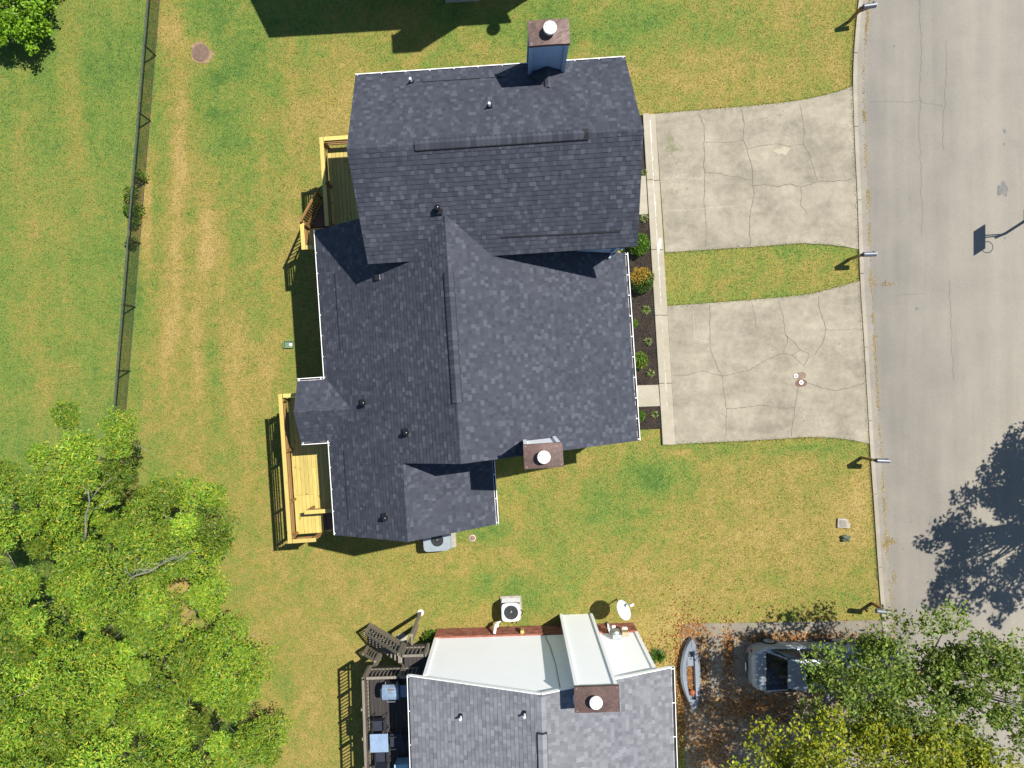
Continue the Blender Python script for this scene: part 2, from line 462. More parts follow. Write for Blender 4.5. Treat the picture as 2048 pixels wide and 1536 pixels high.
M['walk'] = concrete_mat('walk', (0.33, 0.29, 0.21), (0.38, 0.335, 0.25), (0.43, 0.385, 0.30))
M['curb'] = concrete_mat('curb', (0.28, 0.25, 0.19), (0.345, 0.305, 0.235), (0.40, 0.36, 0.28))
M['gutter'] = concrete_mat('gutter', (0.225, 0.205, 0.165), (0.265, 0.24, 0.195), (0.30, 0.275, 0.225))
M['drive_old'] = concrete_mat('drive_old', (0.17, 0.15, 0.115), (0.225, 0.20, 0.155), (0.275, 0.245, 0.19), spots=0.5)

def asphalt_mat():
    m, nt, b = new_mat('asphalt'); v = mapped(nt)
    st = mapped(nt, (1.0, 0.07, 1.0), math.radians(2)); n1 = noise(nt, st, 0.9, 4, 0.6)
    n2 = noise(nt, v, 0.6, 4, 0.6); n3 = noise(nt, v, 26, 4, 0.8); n4 = noise(nt, v, 90, 2, 0.8)
    tc = nt.nodes.new('ShaderNodeTexCoord'); sep = nt.nodes.new('ShaderNodeSeparateXYZ'); nt.links.new(tc.outputs['Object'], sep.inputs[0])
    gr = nt.nodes.new('ShaderNodeMapRange'); gr.inputs[1].default_value = 15.0; gr.inputs[2].default_value = 20.0; nt.links.new(sep.outputs[0], gr.inputs[0])
    f = mth(nt, 'ADD', mth(nt, 'MULTIPLY', n1, 0.6), mth(nt, 'MULTIPLY', n2, 0.4))
    f = mth(nt, 'ADD', f, mth(nt, 'MULTIPLY', gr.outputs[0], 0.20))
    c = ramp(nt, f, [(0.36, (0.164, 0.151, 0.130)), (0.55, (0.208, 0.189, 0.156)), (0.76, (0.258, 0.234, 0.188))])
    c = mixc(nt, 1.0, c, ramp(nt, n3, [(0.3, 0.84), (0.7, 1.14)]), 'MULTIPLY')
    c = mixc(nt, 1.0, c, ramp(nt, n4, [(0.3, 0.85), (0.7, 1.12)]), 'MULTIPLY')
    nt.links.new(c, b.inputs['Base Color']); b.inputs['Roughness'].default_value = 0.85
    bump(nt, b, n4, 0.4, 0.006)
    return m
M['asphalt'] = asphalt_mat()

def mulch_mat():
    m, nt, b = new_mat('mulch'); v = mapped(nt)
    n1 = noise(nt, v, 2.0, 4); n2 = noise(nt, v, 28, 5, 0.75)
    c = ramp(nt, mth(nt, 'ADD', mth(nt, 'MULTIPLY', n1, 0.4), mth(nt, 'MULTIPLY', n2, 0.6)), [(0.3, (0.012, 0.009, 0.007)), (0.5, (0.035, 0.024, 0.017)), (0.72, (0.085, 0.058, 0.038))])
    nt.links.new(c, b.inputs['Base Color']); b.inputs['Roughness'].default_value = 0.95
    bump(nt, b, n2, 1.0, 0.04)
    return m
M['mulch'] = mulch_mat()
M['dirt'] = simple('dirt', (0.26, 0.17, 0.095), 0.95, 0.3, 7, bmp=0.5)
M['lid'] = simple('lid', (0.20, 0.135, 0.095), 0.8, 0.25, 14, bmp=0.3)

# ================================================================== THE SETTING
def struct(name, mb, mat, z=None):
    o = mb.build(name, mat); o['kind'] = 'structure'; return o

# ground: one sheet out to the horizon, finely divided round the houses
gx = np.concatenate([[-600, -200, -60], np.arange(-24, 24.01, 0.2), [60, 200, 600]]); gy = np.concatenate([[-600, -200, -50], np.arange(-18, 18.01, 0.2), [50, 200, 600]])
GX, GY = np.meshgrid(gx, gy); nx_ = len(gx); ny_ = len(gy)
gv = np.stack([GX.ravel(), GY.ravel(), np.zeros(GX.size)], 1)
ii, jj = np.meshgrid(np.arange(nx_ - 1), np.arange(ny_ - 1)); k_ = (jj * nx_ + ii).ravel()
gme = np_mesh('lawn', gv, np.stack([k_, k_ + 1, k_ + nx_ + 1, k_ + nx_], 1), None, M['lawn'])
at_ = gme.attributes.new('dry', 'FLOAT', 'POINT'); at_.data.foreach_set('value', lawn_dry(gv[:, 0], gv[:, 1]).astype(np.float32))
link('lawn', gme)['kind'] = 'structure'

# --- street: kerb line read along the west edge
KERB = [(1790, -330), (1752, -170), (1730, -70), (1717, 0), (1714.5, 40), (1708.7, 100), (1706.3, 159), (1707.7, 199), (1710, 259), (1711.5, 306), (1716.8, 400),
        (1719.3, 498), (1722.2, 576), (1729, 673), (1733, 745), (1741, 891), (1745.5, 957), (1751, 1033), (1756.4, 1121), (1762, 1197),
        (1770, 1300), (1778, 1400), (1790, 1536), (1808, 1720), (1830, 1900)]
kp = [W(x, y, 0.1) for x, y in KERB]
def resample(pts, step):
    out = [pts[0].copy()]; acc = 0.0
    for a, b in zip(pts[:-1], pts[1:]):
        L = (b - a).length; t = step - acc
        while t <= L:
            out.append(a + (b - a) * (t / L)); t += step
        acc = (acc + L) % step
    out.append(pts[-1].copy()); return out
kr = resample(kp, 0.5)
def smooth_pts(p, n=4):
    for _ in range(n):
        p = [p[0]] + [(p[i - 1] + p[i] * 2 + p[i + 1]) / 4 for i in range(1, len(p) - 1)] + [p[-1]]
    return p
kr = smooth_pts(kr)
def side(pts, off):
    out = []
    for i, p in enumerate(pts):
        d = pts[min(i + 1, len(pts) - 1)] - pts[max(i - 1, 0)]; d.z = 0; d.normalize()
        out.append(Vector((p.x - d.y * off, p.y + d.x * off, 0)))   # travelling down the page: + = east
    return out
def strip(pa, pb, z, uv=None):
    m = MB(); n = len(pa)
    m.add([(p.x, p.y, z) for p in pa] + [(p.x, p.y, z) for p in pb], [(i, i + 1, n + i + 1, n + i) for i in range(n - 1)])
    return m
KW = 0.175
k0, k1, k2, k3 = side(kr, 0), side(kr, KW), side(kr, KW + 0.24), side(kr, 7.05)
# keep faces upward
def up_strip(pa, pb, z):
    m = strip(pa, pb, z); m.f = [tuple(reversed(f)) for f in m.f]; return m
struct('road', up_strip(k2, k3, 0.012), M['asphalt'])
gut = struct('gutter_pan', up_strip(k1, side(kr, KW + 0.27), 0.018), M['gutter'])
kerb = bpy.data.objects.new('kerb', None); col.objects.link(kerb); kerb['kind'] = 'structure'
ke = bpy.data.objects.new('kerb_east', None); col.objects.link(ke); ke['kind'] = 'structure'
def kerb_run(root, a, b, seg, h):
    i = 0
    while i < len(a) - 1:
        j = min(i + seg, len(a) - 1); m = MB()
        top0 = []; 
        for s in range(i, j + 1):
            t = 0.012 if s == i else (-0.012 if s == j else 0)
            d = (a[min(s + 1, len(a) - 1)] - a[max(s - 1, 0)]).normalized() * t
            hh = h + random.uniform(-0.002, 0.002)
            top0.append((a[s] + d, b[s] + d, hh))
        n = len(top0); vv = []
        for p, q, hh in top0:
            e = (q - p).normalized()
            vv += [(p.x, p.y, 0), (p.x, p.y, hh), (q.x - e.x * 0.03, q.y - e.y * 0.03, hh), (q.x, q.y, hh * 0.3), (q.x, q.y, 0)]
        ff = []
        for s in range(n - 1):
            for k in range(4):
                ff.append((s * 5 + k, s * 5 + k + 1, (s + 1) * 5 + k + 1, (s + 1) * 5 + k))
        ff += [(0, 1, 2, 3, 4), tuple((n - 1) * 5 + k for k in (4, 3, 2, 1, 0))]
        m.add(vv, ff); m.build('kerb_segment', M['curb'], root); i = j
kerb_run(kerb, k0, k1, 6, 0.06)
kerb_run(ke, side(kr, 7.05), side(kr, 7.05 + KW), 6, 0.06)

# --- driveways
def slab(name, pts, mat, z=0.03, zp=0.03):
    m = MB(); poly = [W(x, y, zp) for x, y in pts]
    m.prism(poly[::-1], -0.06, z)
    m.f = [tuple(reversed(f)) for f in m.f]
    return struct(name, m, mat)
def kx(y):      # kerb west edge at picture row y
    for (x0, y0), (x1, y1) in zip(KERB[:-1], KERB[1:]):
        if y0 <= y <= y1: return x0 + (x1 - x0) * (y - y0) / (y1 - y0)
drive_n_pts = [(1311, 227.5), (1400, 220), (1490, 213), (1560, 206), (1610, 199), (1650, 190), (1680, 182), (kx(172) - 0.8, 172)] + \
    [(kx(y) - 0.8, y) for y in (259, 306, 400, 499)] + [(1690, 493), (1650, 488.5), (1600, 486.5), (1500, 494), (1420, 499), (1330.5, 505)]
drive_s_pts = [(1334.5, 612), (1420, 606), (1500, 600), (1570, 594), (1620, 588), (1655, 579.5), (1690, 570), (kx(561) - 0.8, 561)] + \
    [(kx(y) - 0.8, y) for y in (673, 745, 820, 888)] + [(1710, 881), (1680, 877), (1650, 874.8), (1610, 874), (1560, 878), (1480, 882), (1351, 888)]
drive_n = slab('driveway_north', drive_n_pts, M['drive'], 0.028)
drive_s = slab('driveway_south', drive_s_pts, M['drive'], 0.028)
drive_o = slab('driveway_neighbour', [(1362, 1300), (1361, 1275), (1364, 1260), (1372, 1250), (1385, 1247.5), (1600, 1244), (kx(1240) - 0.8, 1240)] +
    [(kx(y) - 0.8, y) for y in (1300, 1400, 1536, 1700)] + [(1390, 1710), (1372, 1536), (1366, 1400)], M['drive_old'], 0.028)

def ribbon(pts, w, z, mat, parent, name='crack', wob=0.018):
    pts = resample([Vector((p.x, p.y, 0)) for p in pts], 0.07)
    L = []; Rr = []
    ph = random.random() * 9; ox = 0
    for i, p in enumerate(pts):
        d = (pts[min(i + 1, len(pts) - 1)] - pts[max(i - 1, 0)]).normalized()
        ox = ox * 0.8 + random.uniform(-wob, wob)
        hw = w * (0.45 + 0.75 * random.random()) * 0.5
        n = Vector((-d.y, d.x, 0))
        L.append(p + n * (ox + hw)); Rr.append(p + n * (ox - hw))
    m = up_strip(L, Rr, z)
    return m.build(name, mat, parent)
def zp(off, sc, pts): return [W(off[0] + x / sc, off[1] + y / sc, 0.03) for x, y in pts]
CR1 = [[(568, 225), (590, 270), (610, 330), (605, 420), (612, 520), (602, 590), (612, 640), (606, 770), (612, 880), (622, 1000), (625, 1138)],
       [(862, 200), (885, 320), (878, 410), (910, 470), (935, 600), (940, 700), (950, 780), (925, 890), (915, 1000), (925, 1128)],
       [(1262, 160), (1285, 280), (1290, 440), (1330, 510), (1365, 620), (1385, 690)], [(612, 630), (720, 640), (790, 655), (840, 658), (890, 680), (940, 685)],
       [(945, 720), (1020, 712), (1120, 730), (1200, 705), (1270, 730), (1320, 712), (1390, 690), (1500, 690), (1620, 677)], [(1270, 730), (1268, 860), (1310, 910)],
       [(615, 425), (780, 420), (878, 410)], [(910, 468), (1000, 440), (1100, 440), (1180, 452), (1290, 440)]]
CR2 = [[(645, 235), (655, 300), (645, 420), (655, 560), (690, 650), (735, 720), (745, 830), (760, 950), (755, 1140)], [(930, 215), (950, 310), (962, 400)],
       [(1115, 205), (1140, 300), (1165, 440), (1240, 510), (1270, 550), (1325, 575), (1290, 660), (1215, 580), (1150, 570), (1040, 610), (910, 685), (735, 720), (600, 685), (480, 715), (400, 725)],
       [(1165, 440), (1180, 480), (1150, 570)], [(1215, 580), (1270, 550)], [(1390, 175), (1395, 260), (1440, 400), (1415, 510), (1360, 580)],
       [(1440, 405), (1550, 410), (1690, 398)], [(1310, 768), (1400, 800), (1500, 820), (1600, 805), (1705, 768)], [(1250, 800), (1225, 940), (1205, 1135)],
       [(760, 950), (900, 935), (1000, 925), (1130, 940), (1225, 940)]]
for i, c in enumerate(CR1): ribbon(zp((1230, 160), 3.413, c), 0.030 if i < 2 or i == 4 else 0.02, 0.032, M['crack'], drive_n)
for i, c in enumerate(CR2): ribbon(zp((1230, 540), 3.413, c), 0.026 if i not in (1, 6) else 0.016, 0.032, M['crack'], drive_s)
ribbon(zp((1230, 540), 3.413, [(535, 290), (540, 460), (625, 490)]), 0.018, 0.032, M['crack_pale'], drive_s)
ribbon(zp((1230, 160), 3.413, [(310, 670), (600, 668)]), 0.014, 0.032, M['crack_pale'], drive_n)
ribbon(zp((1230, 160), 3.413, [(330, 890), (620, 880), (800, 860)]), 0.014, 0.032, M['crack_pale'], drive_n)
for dr, ys in ((drive_n, (175, 259, 306, 400, 497)), (drive_s, (564, 673, 745, 820, 885))):
    ribbon([W(kx(y) - 1.2, y, 0.03) for y in ys], 0.022, 0.0325, M['crack'], dr, 'joint', 0.008)
# pale patch of newer concrete and the oil stain
def blob(cx, cy, rx, ry, z, mat, parent, name, n=26, rough=0.25):
    m = MB(); c = W(cx, cy, 0.03); ph = [random.uniform(0, 6.28) for _ in range(4)]
    p = []
    for i in range(n):
        t = 2 * math.pi * i / n
        r = 1 + rough * (math.sin(2 * t + ph[0]) * 0.4 + math.sin(3 * t + ph[1]) * 0.35 + math.sin(5 * t + ph[2]) * 0.25 + math.sin(7 * t + ph[3]) * 0.2)
        p.append((c.x + math.cos(t) * rx / 49 * r, c.y + math.sin(t) * ry / 49 * r, z))
    m.add(p, [tuple(range(n))]); return m.build(name, mat, parent)
M['stain'] = simple('stain', (0.20, 0.185, 0.115), 0.9, 0.25, 8)
M['patch'] = simple('patch', (0.36, 0.325, 0.235), 0.9, 0.08, 8)
M['stain_grey'] = simple('stain_grey', (0.155, 0.15, 0.14), 0.9, 0.25, 8)
blob(1342, 291, 12, 15, 0.033, M['stain'], drive_n, 'stain', rough=0.6)
blob(1565, 302, 13, 8, 0.033, M['patch'], drive_n, 'patch', rough=0.5)

# --- street cracks and spots
road = bpy.data.objects['road']
for pts in ([(1840, -40), (1843, 110), (1838, 180), (1840, 300), (1846, 470)], [(1740, 205), (1800, 203), (1838, 202), (1885, 211)], [(1893, 80), (1889, 200), (1886, 300)],
            [(1898, 560), (1902, 640), (1906, 760)], [(1790, 590), (1850, 588)]):
    ribbon([W(x, y, 0.012) for x, y in pts], 0.014, 0.0165, M['asphalt_crack'], road, 'crack', 0.03)
for (x, y, rx, ry) in ((2006, 378, 9, 16), (2010, 262, 4, 4), (2009, 288, 3, 2), (1834, 617, 3, 3), (2011, 476, 2, 2), (1789, 92, 2, 2), (1807, 1098, 2.5, 2), (1822, 1045, 2.5, 1.5)):
    blob(x, y, rx, ry, 0.0168, M['stain_grey'], road, 'stain', rough=0.5)

# --- front walk: a raised coping with a lower apron beside it, in four lengths
walk = bpy.data.objects.new('front_walk', None); col.objects.link(walk); walk['kind'] = 'structure'
def lerp(a, b, t): return a + (b - a) * t
def wx(px0, px1, y): return lerp(px0, px1, (y - 228) / (890 - 228))
brk = [228, 361, 500, 631, 767, 890]
for a, b in zip(brk[:-1], brk[1:]):
    for (l0, l1, r0, r1, zt, nm) in ((1285, 1325, 1297.5, 1338, 0.13, 'coping'), (1297.8, 1338.3, 1311, 1351, 0.05, 'apron')):
        m = MB(); e = 0.4
        poly = [W(wx(l0, l1, a) , a + e, 0.05), W(wx(r0, r1, a), a + e - 0.6, 0.05), W(wx(r0, r1, b), b - e - 0.6, 0.05), W(wx(l0, l1, b), b - e, 0.05)]
        m.prism(poly[::-1], -0.05, zt); m.build(nm, M['walk'], walk, bevel=0.012)
wash = [(1299, 240), (1303, 330), (1309, 420), (1312, 470), (1318, 560), (1321, 640), (1327, 740), (1332, 830)]
ribbon([W(x, y, 0.05) for x, y in wash], 0.13, 0.0545, M['wash'], walk, 'whitewash', 0.012)
blob(1316, 492, 7, 14, 0.0555, M['wash'], walk, 'whitewash', rough=0.6)
# entry slabs
def slabq(name, pts, z, mat):
    m = MB(); m.prism([W(x, y, z) for x, y in pts][::-1], -0.02, z); return struct(name, m, mat)
slabq('entry_slab_north', [(1262, 353), (1291.6, 351), (1296, 428), (1262, 430)], 0.10, M['walk'])
slabq('entry_slab_south', [(1240, 772), (1317, 769.5), (1320, 812), (1240, 815)], 0.10, M['walk'])
# mulch beds
slabq('mulch_bed_north', [(1250, 430.5), (1296.3, 428.6), (1316.8, 769), (1250, 771.5)], 0.07, M['mulch'])
slabq('mulch_bed_south', [(1250, 815.6), (1320, 812.6), (1322.5, 857), (1250, 860)], 0.07, M['mulch'])
slabq('mulch_bed_entry', [(1262, 232), (1284.6, 230), (1291.4, 350.5), (1262, 352.5)], 0.03, M['mulch'])

# two oval cleanout covers set in the south driveway
for (x, y, rx, ry, ang, cx, cy, nm) in ((1601, 751.5, 11, 7, 10, 1592, 752, 'rusty brown oval cover with white ringed pipe cap at its west end, set in driveway'),
                                      (1602.5, 766, 11.5, 7, 5, 1602.5, 765, 'dark brown oval cover with white ringed pipe cap at its middle, set in driveway')):
    c = W(x, y, 0.03); t = thing('cleanout_cover', nm, 'utility cover', (c.x, c.y, 0.028))
    m = MB(); co, si = math.cos(math.radians(ang)), math.sin(math.radians(ang)); p = []
    for i in range(28):
        a = 2 * math.pi * i / 28
        sx = math.copysign(abs(math.cos(a)) ** 0.75, math.cos(a)) * rx / 49; sy = math.copysign(abs(math.sin(a)) ** 0.85, math.sin(a)) * ry / 49
        p.append((c.x + sx * co - sy * si, c.y + sx * si + sy * co))
    m.prism(p, 0.028, 0.042); m.build('plate', M['lid'] if x < 1602 else M['stair_brown'], t)
    q = W(cx, cy, 0.05); m = MB().lathe((q.x, q.y, 0.042), [(0.085, 0), (0.085, 0.02), (0.055, 0.022), (0.055, 0.012)], 20); r = m.build('ring', M['white_cap'], t)
    m = MB().lathe((q.x, q.y, 0.052), [(0.052, 0), (0.050, 0.006), (0.02, 0.012)], 16); m.build('cap', M['plastic_grey'], t)

# manhole lid with ribs, dirt ring
c = W(402, 105); t = thing('manhole_cover', 'round brown ribbed manhole cover in the lawn east of the fence', 'manhole', (c.x, c.y, 0))
blob(402, 106, 21, 22, 0.006, M['dirt'], t, 'bare_soil', rough=0.3)
MB().lathe((c.x, c.y, 0.0), [(0.35, 0), (0.35, 0.03), (0.33, 0.035), (0.33, 0.03)], 32).build('rim', M['lid'], t)
for i in range(-7, 8):
    yy = i * 0.044; hw = math.sqrt(max(0.001, 0.32 ** 2 - yy ** 2))
    MB().box((c.x, c.y + yy, 0.035), (hw * 2, 0.026, 0.02), math.radians(4)).build('rib', M['lid'], t)

# open green valve box
c = W(578, 689); fr = Fr(3); t = thing('valve_box', 'small open green plastic valve box sunk in the lawn', 'valve box', (c.x, c.y, 0))
m = MB(); a, b = 0.19, 0.135
for (dx, dy, sx, sy) in ((0, b, 2 * a, 0.03), (0, -b, 2 * a, 0.03), (a, 0, 0.03, 2 * b - 0.031), (-a, 0, 0.03, 2 * b - 0.031)):
    m.box((c.x + dx, c.y + dy, 0.06), (sx, sy, 0.12))
m.build('frame', M['green_plastic'], t)
MB().box((c.x - 0.06, c.y, 0.02), (0.2, 0.22, 0.03)).build('floor_pan', M['green_plastic'], t)
MB().lathe((c.x + 0.085, c.y - 0.01, 0.0), [(0.07, 0), (0.075, 0.05), (0.04, 0.08)], 10).build('valve', M['white_cap'], t)

# little round drain cap in the south lawn
c = W(945, 1076); t = thing('drain_cap', 'small round brown drain cap in the grass east of the air conditioner', 'drain cap', (c.x, c.y, 0))
MB().lathe((c.x, c.y, 0), [(0.14, 0), (0.14, 0.02), (0.115, 0.03), (0.11, 0.022)], 20).build('ring', M['stud'], t)
MB().lathe((c.x, c.y, 0.02), [(0.105, 0), (0.10, 0.008), (0.03, 0.014)], 18).build('lid', M['lid'], t)

# meter slab and rock by the street
c = W(1686, 1046); t = thing('meter_box', 'weathered concrete meter box lid in the lawn near the street', 'meter box', (c.x, c.y, 0))
p = [(c.x - 0.27, c.y - 0.17), (c.x + 0.22, c.y - 0.2), (c.x + 0.27, c.y - 0.05), (c.x + 0.10, c.y + 0.19), (c.x - 0.25, c.y + 0.2)]
MB().prism(p, -0.02, 0.10).build('collar', M['stone'], t, bevel=0.02)
MB().prism([(c.x - 0.18, c.y - 0.13), (c.x + 0.13, c.y - 0.14), (c.x + 0.05, c.y + 0.13), (c.x - 0.18, c.y + 0.14)], 0.10, 0.115).build('lid', M['gutter'], t, bevel=0.01)
def rock(name, label, c, s, mat, cat='rock'):
    bm = bmesh.new(); bmesh.ops.create_icosphere(bm, subdivisions=3, radius=1)
    for v in bm.verts:
        n = v.co.normalized(); k = 1 + 0.22 * math.sin(n.x * 4 + 1) * math.sin(n.y * 5 + 2) + random.uniform(-0.04, 0.04)
        v.co = Vector((n.x * s[0] * k, n.y * s[1] * k, max(-0.2, n.z) * s[2] * k))
    me = bpy.data.meshes.new(name); bm.to_mesh(me); bm.free(); me.materials.append(mat)
    o = link(name, me, None, (c.x, c.y, 0.03)); return tag(o, label, cat)
rock('rock', 'small mossy green rock beside the concrete meter box', W(1690, 1076), (0.2, 0.14, 0.22), M['moss_rock'])
rock('stepping_stone', 'flat square stepping stone in grass by the weathered stairs', W(805, 1276), (0.22, 0.2, 0.03), M['stone'], 'stone')

# ================================================================== ROOFS AND HOUSES
def clip_poly(poly, x0, x1, y0, y1):
    def cut(p, f, inter):
        out = []
        for i in range(len(p)):
            a, b = p[i - 1], p[i]; fa, fb = f(a), f(b)
            if fb >= 0:
                if fa < 0: out.append(inter(a, b, fa, fb))
                out.append(b)
            elif fa >= 0: out.append(inter(a, b, fa, fb))
        return out
    it = lambda a, b, fa, fb: (a[0] + (b[0] - a[0]) * fa / (fa - fb), a[1] + (b[1] - a[1]) * fa / (fa - fb))
    for f in (lambda q: q[0] - x0, lambda q: x1 - q[0], lambda q: q[1] - y0, lambda q: y1 - q[1]):
        poly = cut(poly, f, it)
        if len(poly) < 3: return []
    return poly
def area2(p): return sum(p[i - 1][0] * p[i][1] - p[i][0] * p[i - 1][1] for i in range(len(p)))

PAL_DARK = [(0.031, 0.036, 0.050)] * 3 + [(0.037, 0.042, 0.057)] * 6 + [(0.041, 0.046, 0.062)] * 5 + [(0.048, 0.054, 0.071)] * 3 + [(0.063, 0.070, 0.090)] * 2
PAL_GREY = [(0.132, 0.135, 0.147)] * 3 + [(0.150, 0.153, 0.166)] * 5 + [(0.168, 0.171, 0.184)] * 5 + [(0.192, 0.195, 0.209)] * 3

class Shingles:
    """courses of separate laminated tabs laid on a roof; tabs near the drone are kept as single pieces"""
    EXP = 0.142
    def __init__(s, pal, wmin, wmax, seed):
        s.tabs = []; s.pal = pal; s.w = (wmin, wmax); s.r = random.Random(seed)
    def plane(s, O, e, up, poly):
        """O origin, e unit vector along the eave, up unit vector up the slope, poly convex in (e, up) coordinates"""
        if area2(poly) < 0: poly = poly[::-1]
        xs = [p[0] for p in poly]; ys = [p[1] for p in poly]
        n = e.cross(up).normalized()
        if n.z < 0: n = -n
        y = min(ys)
        while y < max(ys):
            x = min(xs) - s.r.random() * 0.3
            last = None
            while x < max(xs):
                w = round(s.r.uniform(*s.w) / 0.03) * 0.03
                q = clip_poly(poly, x, x + w, y, y + s.EXP + 0.012)
                if len(q) >= 3 and abs(area2(q)) > 0.0008:
                    c = s.r.choice(s.pal)
                    if c == last: c = s.r.choice(s.pal)
                    last = c
                    k = s.r.uniform(0.92, 1.08)
                    t = s.r.choice((0.011, 0.011, 0.019)) + s.r.uniform(0, 0.003)
                    full = len(q) == 4 and abs(abs(area2(q)) / 2 - w * (s.EXP + 0.012)) < 1e-5
                    s.tabs.append((O, e, up, n, q, y, t, tuple(v * k for v in c), full, x, w))
                x += w
            y += s.EXP
    def piece(s, tab):
        O, e, up, n, q, y, t, c, full, x, w = tab
        top = []; bot = []
        for a, b in q:
            f = (b - y) / (s.EXP + 0.012)
            p = O + e * a + up * b
            top.append(p + n * (t * (1 - f) + 0.003)); bot.append(p)
        return top, bot
    def build(s, parent, mat, keep=300):
        org = root_loc(parent)
        def height(tb): return (tb[0] + tb[1] * tb[9] + tb[2] * tb[5]).z if tb[8] else -1
        order = sorted(range(len(s.tabs)), key=lambda i: -height(s.tabs[i]))
        single = set(order[:keep]); mb = MB()
        for i, tb in enumerate(s.tabs):
            if i in single: continue
            top, bot = s.piece(tb); n = len(top)
            f = [tuple(range(n))] + [(k, n + k, n + (k + 1) % n, (k + 1) % n) for k in range(n)]
            mb.add(top + bot, f, tb[7])
        mb.build('shingle_field', mat, parent, kind='stuff')
        cache = {}
        for i in single:
            O, e, up, n, q, y, t, c, full, x, w = s.tabs[i]
            wq = round(w / 0.03) * 0.03; key = (wq, min(range(len(s.pal)), key=lambda k: abs(s.pal[k][0] - c[0])), t > 0.016)
            if key not in cache:
                m = MB(); tt = 0.020 if key[2] else 0.012; h = s.EXP + 0.012
                m.add([(0, 0, tt + .003), (w - .003, 0, tt + .003), (w - .003, h, .003), (0, h, .003), (0, 0, 0), (w - .003, 0, 0), (w - .003, h, 0), (0, h, 0)],
                      [(0, 1, 2, 3), (0, 4, 5, 1), (1, 5, 6, 2), (2, 6, 7, 3), (3, 7, 4, 0)], s.pal[key[1]])
                cache[key] = m.mesh('shingle', mat=mat)
            o = bpy.data.objects.new('shingle', cache[key]); col.objects.link(o); o.parent = parent
            ee = e if e.cross(up).z > 0 else -e
            p0 = O + e * x + up * y
            if ee is not e and ee != e: p0 = O + e * (x + w) + up * y
            nn = ee.cross(up)
            o.matrix_local = Matrix.Translation(p0 - org) @ Matrix(((ee.x, up.x, nn.x, 0), (ee.y, up.y, nn.y, 0), (ee.z, up.z, nn.z, 0), (0, 0, 0, 1)))

def roof_slab(parent, F, quads, th=0.14, name='roof_deck', mat=None):
    """quads: lists of (u, v, z) roof-surface corners; a solid slab below each"""
    mb = MB()
    for q in quads:
        p = [F(*c) for c in q]; n = len(p)
        nn = (p[1] - p[0]).cross(p[2] - p[0])
        if nn.z < 0: p = p[::-1]
        low = [a - Vector((0, 0, th)) for a in p]
        mb.add(p + low, [tuple(range(n)), tuple(range(2 * n - 1, n - 1, -1))] + [(k, n + k, n + (k + 1) % n, (k + 1) % n) for k in range(n)])
    return mb.build(name, mat or M['dark_gap'], parent)

def slope_plane(F, p_eave0, p_eave1, p_up):
    """local points; returns O, e, up in the world"""
    a, b, c = F(*p_eave0), F(*p_eave1), F(*p_up)
    e = (b - a).normalized(); u = (c - a) - e * (c - a).dot(e)
    return a, e, u.normalized()
def to2(O, e, up, F, pts):
    out = []
    for p in pts:
        d = F(*p) - O; out.append((d.dot(e), d.dot(up)))
    return out

def ridge_caps(parent, p0, p1, left, right, mat, pal, half=0.15, step=0.145, seed=3, lift=0.02):
    """one folded cap after the other along a ridge; left and right = downslope unit vectors"""
    r = random.Random(seed); d = (p1 - p0); L = d.length; d.normalize(); x = 0
    up = Vector((0, 0, 1))
    cache = {}
    n = int(L / step)
    for i in range(n):
        a = p0 + d * (i * step); ci = r.randrange(len(pal)); c = pal[ci]
        ln = step + 0.03
        if ci not in cache:
            m = MB(); v = []
            for (t, h) in ((0, lift), (ln, lift - 0.012)):
                o = d * t
                v += [o + left * half + up * h * 0.6, o + up * (h + 0.004), o + right * half + up * h * 0.6, o + left * half - up * 0.02, o - up * 0.02, o + right * half - up * 0.02]
            m.add(v, [(0, 1, 7, 6), (1, 2, 8, 7), (0, 3, 4, 1), (1, 4, 5, 2), (6, 7, 10, 9), (7, 8, 11, 10), (0, 6, 9, 3), (2, 5, 11, 8)], c)
            cache[ci] = m.mesh('ridge_cap', mat=mat)
        link('ridge_cap', cache[ci], parent, a)

M['gutter_floor'] = simple('gutter_floor', (0.035, 0.030, 0.028), 0.9, 0.3, 12)
def gutter(parent, p0, p1, out, mat, hang=0.72, w=0.125, h=0.10):
    """an open trough along an eave with strap hangers; out = horizontal outward unit vector"""
    d = (p1 - p0).normalized(); Z = Vector((0, 0, 1)); m = MB()
    prof = [(0.005, 0.0), (0.005, -h), (w * 0.75, -h), (w, -h * 0.35), (w, 0.012), (w - 0.022, 0.012), (w - 0.022, -0.004), (w - 0.014, -h * 0.35), (w * 0.7, -h + 0.012), (0.02, -h + 0.012), (0.02, 0.0)]
    n = len(prof); v = []
    for p in (p0, p1):
        v += [p + out * a + Z * b for a, b in prof]
    f = [(i, (i + 1) % n, n + (i + 1) % n, n + i) for i in range(n)]
    m.add(v, f)
    for k, p in ((0, p0), (1, p1)):
        m.add([p + out * 0.005, p + out * 0.005 - Z * h, p + out * w * 0.75 - Z * h, p + out * w - Z * h * 0.35, p + out * w], [(0, 1, 2, 3, 4)])
    g_ = m.build('gutter', mat, parent)
    MB().beam(p0 + out * (w * .5) - Z * (h * .45), p1 + out * (w * .5) - Z * (h * .45), w * .72, .02).build('gutter_floor', M['gutter_floor'], g_)  # dark strip running the length of the trough, inside the lip
    L = (p1 - p0).length; k = max(1, int(L / hang)); me = None
    for i in range(k + 1):
        a = p0 + d * (0.06 + (L - 0.12) * i / k)
        b = MB().beam(a + out * -0.01 + Z * 0.006, a + out * (w - 0.01) + Z * 0.010, 0.028, 0.008)
        b.build('hanger', M['white_metal'], g_)
    return g_

